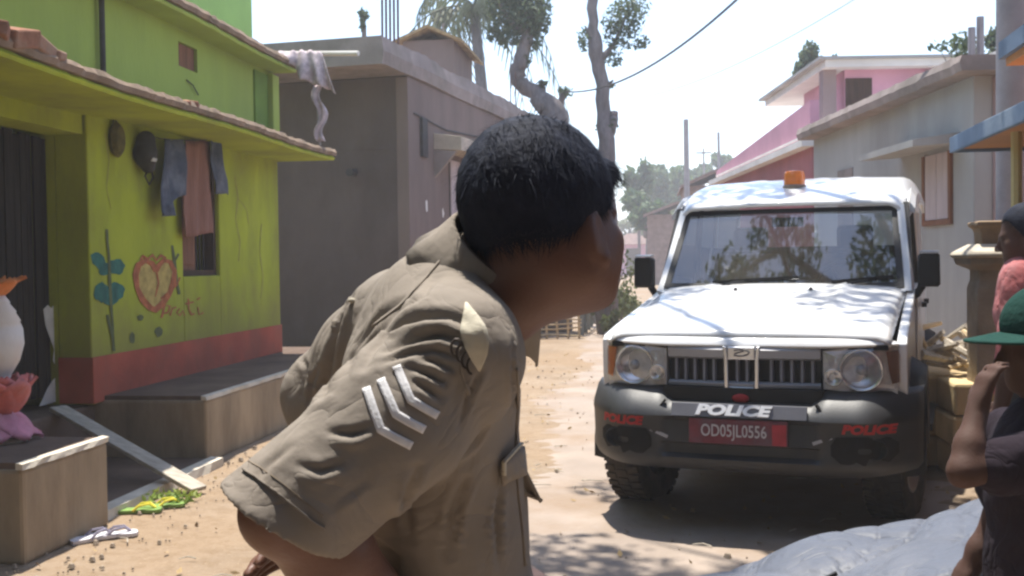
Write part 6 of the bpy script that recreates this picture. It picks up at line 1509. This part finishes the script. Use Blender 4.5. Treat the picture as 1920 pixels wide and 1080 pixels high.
# collar: a folded band round the neck, standing inside and falling outside
nb_ = np.array([-.028,1.350,1.404]); nax = (HC+HM@np.array([0,-.03,-.055]))-nb_; nax /= np.linalg.norm(nax); nax = (nax+np.array([0,0,.9])); nax /= np.linalg.norm(nax)
e1 = FV-nax*(FV@nax); e1 /= np.linalg.norm(e1); e2 = np.cross(nax, e1)      # e1 to the front
def ring(th, r, up, fr=0): return nb_+e1*(math.cos(th)*(r+.004)+fr)+e2*math.sin(th)*r*.93+nax*up
mb = MB(); rows = []
NC = 44
for i in range(NC+1):
    th = math.pi*.15+(2*math.pi-.3*math.pi)*i/NC; ff = abs(th-math.pi)/math.pi         # 0 back .. 0.9 front
    stand = .046-.034*ff**2; fall = -.022-.062*(ff/.85)**4; out = .026+.016*ff**2+.003*math.sin(9*th)
    rows.append([ring(th,.0735,-.020), ring(th,.0720,stand-.006), ring(th,.0735,stand), ring(th,.0785,stand-.002), ring(th,.074+out*.5,(stand+fall)/2), ring(th,.076+out,fall,.010*ff**3), ring(th,.073+out,fall-.001,.010*ff**3), ring(th,.0755,stand-.012)])
base = 0
for row in rows: mb.v += [tuple(TW(p)) for p in row]
for i in range(NC):
    for k in range(8): a = i*8+k; b = i*8+(k+1)%8; mb.f.append((a, b, b+8, a+8))
mb.build('collar', P_['khaki'], shirt, smooth=True)
# shoulder strap lifting off the shoulder, with a metal title at its end
def strap_fn(u, v):
    lft = [(872,566),(868,590),(862,618),(868,645),(885,678),(897,696)]; rgt = [(876,566),(896,590),(911,612),(917,640),(913,668),(900,697)]
    k = v*5; i = min(int(k), 4); t = k-i
    a = (lft[i][0]+(lft[i+1][0]-lft[i][0])*t, lft[i][1]+(lft[i+1][1]-lft[i][1])*t); b = (rgt[i][0]+(rgt[i+1][0]-rgt[i][0])*t, rgt[i][1]+(rgt[i+1][1]-rgt[i][1])*t)
    p, n = cast(a[0]*(1-u)+b[0]*u, a[1]*(1-u)+b[1]*u)
    p0 = at(a[0]*(1-u)+b[0]*u, a[1]*(1-u)+b[1]*u, 1.145)
    if p is None: return p0
    return Vector(p)-ray(a[0], a[1]).normalized()*(.006+.022*math.sin(math.pi*min(1, v*.9+.05))*(.35+.65*u))
mb = MB(); mb.grid(strap_fn, 6, 14); es = mb.build('shoulder_strap', P_['strapc'], shirt, smooth=True); es.modifiers.new('solid','SOLIDIFY').thickness = .005
for k, (u, v) in enumerate(((856,652),(866,663),(876,675),(886,686))):
    p, n = cast(u, v)
    if p is None: continue
    mb = MB(); rr = ray(u, v); X1 = rt; Y1 = up; c = Vector(p)-rr.normalized()*.008
    mb.tube([c+X1*.006*math.cos(a)+Y1*.009*math.sin(a) for a in np.linspace(.2, 4.6, 9)], .0016, 5); mb.build('metal_title', P_['badge'], es)
for (u, v) in ((578,642),(662,566)):
    p, n = cast(u, v)
    if p is not None:
        mb = MB(); mb.lathe([(0,-.003),(.006,0),(.004,.004),(0,.005)], 10, Matrix.Translation(Vector(p)+Vector(n)*.002)); mb.build('button', P_['strapc'], shirt, smooth=True)
# trousers, belt, shoes
f = Field((-.42,1.05,.03), (.26,1.75,1.06), .009)
f.ell((-.085,1.40,.93), (.158,.120,.11), .05, BM)
for s in (-1, 1):
    hp_ = np.array([-.085,1.40,.90])+RV*.085*s; kn = np.array([-.080,1.41,.48])+RV*.10*s+FV*.03; an = np.array([-.09,1.42,.07])+RV*.11*s
    f.chain([hp_, kn, an], [.105,.085,.075], .04)
f.cut(lambda X, Y, Z: Z-.985)
V, F = f.mesh(2); V += (vnormals(V, F)*(.004*np.sin(40*V[:,2:]+9*V[:,0:1])*np.sin(15*V[:,1:2]+8*V[:,2:])))
np_obj('trousers', TW(V), F, P_['khakip'], off)
mb = MB(); mb.loft([[Vector(TW(np.array([-.087,1.40,z])+BM@np.array([(.163+o)*math.cos(a), (.126+o)*math.sin(a), 0]))) for a in np.linspace(0, 2*math.pi, 33)[:-1]] for z, o in ((.955,0),(.957,.006),(.995,.006),(.997,0))]); mb.build('belt', P_['leather'], off, smooth=True)
for s in (-1, 1):
    f = Field((-.45,1.0,-.01), (.35,1.8,.16), .007); an = np.array([-.09,1.42,.06])+RV*.11*s
    f.cap(an-FV*.03, an+FV*.05, .048, .046, .02); f.cap(an-FV*.04+np.array([0,0,-.025]), an+FV*.16+np.array([0,0,-.028]), .042, .036, .03); f.cut(lambda X, Y, Z: .012-Z)
    V, F = f.mesh(2); np_obj('shoe', TW(V), F, P_['leather'], off)

# ------------------------------------------------------------------ boy in green cap (right edge)
BX, BY = 1.115, 2.30
boy = thing('person', 'boy in dark shirt and green cap at the right edge with one hand raised', 'person', CW(BX, BY, 0))
HCb, HMb = headframe((BX+.042, BY, 1.232), R(178), R(2))
f = Field((BX-.40,BY-.36,-.01), (BX+.36,BY+.36,1.42), .008)
add_head(f, HCb, HMb, .95, neck=(BX+.055,BY,1.07))
Fb_ = np.array([-.98,.17,0]); Rb_ = np.array([.17,.98,0]); BB = np.stack([Rb_, Fb_, np.array([0,0,1.])], 1)
f.ell((BX+.02,BY,.92), (.13,.085,.17), .05, BB); f.ell((BX+.02,BY,.72), (.12,.085,.12), .05, BB)
def bp(u, v, t): p = at(u, v, t); x = p.x*cY+p.y*sY; y = -p.x*sY+p.y*cY; return np.array([x, y, p.z])
arms = {}
for s, el, hd in ((-1, bp(1806,885,2.14), bp(1838,745,2.20)), (1, np.array([BX+.02,BY+.20,.80]), np.array([BX-.10,BY+.19,.58]))):
    shd = np.array([BX+.03,BY,1.015])-Rb_*(-s)*.145*1.0
    shd = np.array([BX+.03, BY+s*.145, 1.01])
    f.chain([shd, (shd+el)/2, el], [.040,.034,.029], .03); wr = el+(hd-el)*.86
    f.chain([el, el*.6+wr*.4, wr], [.029,.028,.020], .02)
    dd = (hd-el); add_hand(f, wr, np.array([.30,.06,.95]), (.9,.2,-.3), L=.13, s=-s, curl=.75, spread=.4, wr=.020); arms[s] = (shd, el, hd)
for s in (-1,1):
    f.chain([(BX+.02,BY+s*.07,.66),(BX+.0,BY+s*.08,.36),(BX+.02,BY+s*.085,.07)], [.07,.05,.035], .03); f.cap((BX+.02,BY+s*.085,.035),(BX-.12,BY+s*.09,.025), .03, .025, .02)
V, F = f.mesh(2); P_['skin2'] = pmat('dark_brown_skin', (.075,.037,.026), var=.1, scale=9, rough=.72, bump=.1, bscale=150, sss=.08)
np_obj('body', TW(V), F, P_['skin2'], boy); eyes(boy, HCb, HMb, .95)
f = Field((BX-.40,BY-.36,.5), (BX+.36,BY+.36,1.12), .008)
f.ell((BX+.02,BY,.92), (.155,.108,.19), .05, BB); f.ell((BX+.02,BY,.70), (.150,.110,.18), .05, BB)
for s in (-1,1):
    shd, el, hd = arms[s]; f.chain([shd, shd*.35+el*.65], [.062,.060], .04)
f.cap((BX+.02,BY,.98), (BX+.02,BY,1.055), .075, .055, .04)
f.cut(lambda X, Y, Z: np.maximum(.56-Z, -1))
V, F = f.mesh(2); n_ = vnormals(V, F); V = V+n_*(.004*np.sin(38*V[:,2:]+20*V[:,1:2]+4*np.sin(20*V[:,0:1]))*np.sin(26*V[:,0:1]-21*V[:,2:]))
P_['navy'] = pmat('dark_plum_shirt', (.024,.018,.024), var=.2, scale=7, rough=.95, bump=.3, bscale=40, spec=.1, crease=(9,.5,.02))
np_obj('shirt', TW(V), F, P_['navy'], boy)
f = Field((BX-.25,BY-.25,.05), (BX+.3,BY+.25,.72), .01)
f.ell((BX+.02,BY,.64), (.13,.10,.09), .04, BB)
for s in (-1,1): f.chain([(BX+.02,BY+s*.075,.62),(BX+.0,BY+s*.085,.36),(BX+.02,BY+s*.09,.09)], [.085,.068,.055], .03)
V, F = f.mesh(2); np_obj('trousers', TW(V), F, pmat('dark_blue_trousers', (.03,.035,.06), var=.2, scale=7, rough=.9, bump=.3), boy)
def keep_b(r, ff, u): return np.maximum(-.05+np.clip((ff+.03)/.09, 0, 1)*.10-u, ff-.07)
hair_obj(boy, HCb, HMb, .95, .008, keep_b, 500, P_['hair'], h=.007, flow=flow_off, strl=.018)
# cap
P_['cap'] = pmat('green_cap', (.020,.056,.047), var=.2, scale=9, rough=.97, bump=.4, bscale=70, spec=.05)
f = Field(HCb-.2, HCb+.2, .0055)
f.ell(HCb+HMb@np.array([0,-.012,.036]), np.array([.093,.110,.092]), 0, HMb)
f.cut(lambda X, Y, Z: .018-((np.stack([X,Y,Z],-1)-HCb)@HMb)[..., 2]+.12*np.minimum(0, ((np.stack([X,Y,Z],-1)-HCb)@HMb)[..., 1]+.02))
f.ell(HCb+HMb@np.array([0,-.012,.015]), np.array([.080,.098,.075]), 0, HMb, 'sub')
V, F = f.mesh(2); capo = np_obj('cap', TW(V), F, P_['cap'], boy)
def brim(u, v):
    a = (u-.5)*2; th = a*1.25; r0 = np.array([.090*math.sin(th), -.012+.104*math.cos(th), .024]); ext = .085*math.cos(th*.95)**.8*v if abs(th) < 1.5 else 0
    p = r0+np.array([.25*ext*math.sin(th), ext, -.10*ext-.010*a*a-.006*v]); return Vector(TW(HCb+HMb@p))
mb = MB(); mb.grid(brim, 24, 8); br = mb.build('brim', P_['cap'], capo, smooth=True); br.modifiers.new('solid','SOLIDIFY').thickness = .005
mb = MB(); mb.lathe([(.009,0),(.008,.005),(0,.007)], 10, Matrix.Translation(Vector(TW(HCb+HMb@np.array([0,-.012,.127]))))); mb.build('cap_button', P_['cap'], capo, smooth=True)
# ------------------------------------------------------------------ person in red-pink shirt behind the boy
QX, QY = 2.02, 4.25
pp_ = thing('person', 'bystander in faded pink red shirt standing behind the boy at the right edge', 'person', CW(QX, QY, 0))
HCq, HMq = headframe((QX+.03, QY, 1.50), R(150), R(8))
Fq = np.array([-.87,.5,0]); Rq = np.array([.5,.87,0]); BQ = np.stack([Rq, Fq, np.array([0,0,1.])], 1)
f = Field((QX-.42,QY-.42,-.01), (QX+.42,QY+.42,1.68), .0095)
add_head(f, HCq, HMq, 1.0, neck=(QX+.03,QY,1.37))
f.ell((QX+.03,QY,1.19), (.16,.10,.2), .05, BQ); f.ell((QX+.03,QY,.95), (.14,.10,.15), .05, BQ)
aq = {}
for s in (-1,1):
    shd = np.array([QX+.03,QY,1.32])+Rq*s*.17; el = shd+np.array([-.03,-.03*0,-.27])+Rq*s*.06; wr = el+Fq*.05+np.array([0,0,-.23])-Rq*s*.01
    f.chain([shd, (shd+el)/2, el], [.048,.043,.038], .03); f.chain([el, el*.6+wr*.4, wr], [.038,.039,.026], .02); add_hand(f, wr, wr-el, -Rq*s, L=.17, s=s, curl=.5); aq[s] = (shd, el)
    f.chain([np.array([QX+.03,QY,.88])+Rq*s*.085, np.array([QX+.02,QY,.47])+Rq*s*.095, np.array([QX+.03,QY,.08])+Rq*s*.10], [.085,.056,.04], .03); f.cap(np.array([QX+.03,QY,.04])+Rq*s*.1, np.array([QX+.03,QY,.03])+Rq*s*.1+Fq*.16, .037, .028, .02)
V, F = f.mesh(2); np_obj('body', TW(V), F, P_['skin2'], pp_); eyes(pp_, HCq, HMq)
f = Field((QX-.42,QY-.42,.75), (QX+.42,QY+.42,1.44), .0085)
f.ell((QX+.03,QY,1.19), (.185,.122,.215), .05, BQ); f.ell((QX+.03,QY,.93), (.175,.13,.19), .05, BQ)
for s in (-1,1):
    shd, el = aq[s]; f.cap((QX+.03,QY,1.33), shd, .07, .066, .04); f.chain([shd, shd*.22+el*.78], [.068,.066], .04)
f.cap((QX+.03,QY,1.33), (QX+.03,QY,1.385), .075, .066, .03); f.cap((QX+.03,QY,1.35), (QX+.03,QY,1.45), .058, .06, .004, 'sub')
V, F = f.mesh(2); n_ = vnormals(V, F); V = V+n_*(.006*np.sin(30*V[:,2:]+18*V[:,1:2]+4*np.sin(17*V[:,0:1]))*np.sin(22*V[:,0:1]-17*V[:,2:]))
np_obj('shirt', TW(V), F, pmat('faded_red_shirt', (.34,.10,.10), var=.3, scale=10, rough=.93, bump=.3, bscale=40, stain=(.42,.22,.22), samt=.7, sscale=9, crease=(9,.5,.02)), pp_)
f = Field((QX-.3,QY-.3,.05), (QX+.35,QY+.3,.98), .011)
f.ell((QX+.03,QY,.88), (.15,.115,.1), .04, BQ)
for s in (-1,1): f.chain([np.array([QX+.03,QY,.86])+Rq*s*.085, np.array([QX+.02,QY,.47])+Rq*s*.095, np.array([QX+.03,QY,.08])+Rq*s*.10], [.10,.08,.07], .03)
V, F = f.mesh(2); np_obj('trousers', TW(V), F, pmat('grey_trousers', (.08,.08,.09), var=.2, scale=7, rough=.9, bump=.3), pp_)
def keep_q(r, ff, u): return np.maximum(-.075+np.clip((ff+.03)/.09, 0, 1)*.13-u, ff-.09)
hair_obj(pp_, HCq, HMq, 1.0, .014, keep_q, 1200, P_['hair'], h=.008, flow=flow_off, strl=.025)

# ------------------------------------------------------------------ tarpaulin covered handcart, bottom right
P_['tarp'] = pmat('silver_tarp', (.105,.115,.142), var=.10, scale=5, rough=.5, bump=.5, bscale=14, stain=(.17,.172,.19), samt=.6, sscale=4, spec=.2, bdist=.02, crease=(5,.6,.03))
tc_ = thing('covered_handcart', 'silver grey tarpaulin sheet draped over a loaded handcart in front of the boy', 'cart', CW(.95, 2.95, 0))
def tarp(u, v):
    x = .16+1.59*u; y = 2.60+.84*v
    top = .455+.263*(x-.61)
    top += .012*math.sin(x*7+y*2.2)+.006*math.sin(x*13-y*9)
    wx = x+.10*math.sin(5.1*y+1.3*x); wy = y+.08*math.sin(6.3*x+.7)
    for kx, ky, ph, am, pw in ((3.1,-4.2,.8,.016,.35), (6.5,5.0,2.1,.009,.4), (10.0,-7.0,.3,.006,.45)):
        top -= am*(1-abs(math.sin(kx*wx+ky*wy+ph))**(pw*.75))*2.2
    eu = min(u, 1-u)/.10; ev = min(v, 1-v)/.16; e = min(1, eu, ev); dr = (1-max(0, e))**1.5
    z = top*(1-dr)+.06*dr
    return CW(x+(.05*math.sin(9*y) if eu < 1 else 0)*dr, y+.05*math.sin(11*x)*dr, z)
mb = MB(); mb.grid(tarp, 200, 110); tb_ = mb.build('tarpaulin', P_['tarp'], tc_, smooth=True); tb_.modifiers.new('solid','SOLIDIFY').thickness = .004
mb = MB(); mb.prism([CW(.50,2.78,.26), CW(1.60,2.78,.26), CW(1.60,2.78,.50), CW(1.1,2.78,.46), CW(.5,2.78,.30)], CW(0,.48,0)); mb.build('cart_load', M_['greywood'], tc_)
for (x, y) in ((.75,2.74),(.75,3.28),(1.45,2.74),(1.45,3.28)):
    mb = MB(); mb.lathe([(.14,-.02),(.155,-.02),(.155,.02),(.14,.02),(.04,.01),(0,.01)], 20, Matrix.Translation(CW(x, y, .155)) @ Matrix.Rotation(YAW, 4, 'Z') @ Matrix.Rotation(R(90), 4, 'X'), cap=False); mb.build('cart_wheel', M_['iron'], tc_)
rp = thing('rope', 'dark thin rope lying over the lower edge of the silver tarpaulin', 'rope', CW(.62, 2.7, .4))
mb = MB(); pts = []
for i in range(16):
    s = i/15; u = .05+.42*s; v = .10+.35*s+.05*math.sin(9*s); p = tarp(u, v); pts.append((p.x, p.y, p.z+.012))
mb.tube(pts, .007, 6); mb.build('rope_strand', P_['blk'], rp)
# ================================================================== light haze in the air of the lane
hm = bpy.data.materials.new('thin_haze'); hm.use_nodes = True; nt = hm.node_tree; nt.nodes.clear()
o_ = nt.nodes.new('ShaderNodeOutputMaterial'); pv = nt.nodes.new('ShaderNodeVolumePrincipled')
pv.inputs['Color'].default_value = (.93,.95,1,1); pv.inputs['Density'].default_value = .0027; pv.inputs['Anisotropy'].default_value = .2
nt.links.new(pv.outputs[0], o_.inputs['Volume'])
mb = MB(); mb.box((-410,-70,-1.2),(410,620,24)); kind(mb.build('haze', hm), 'stuff')
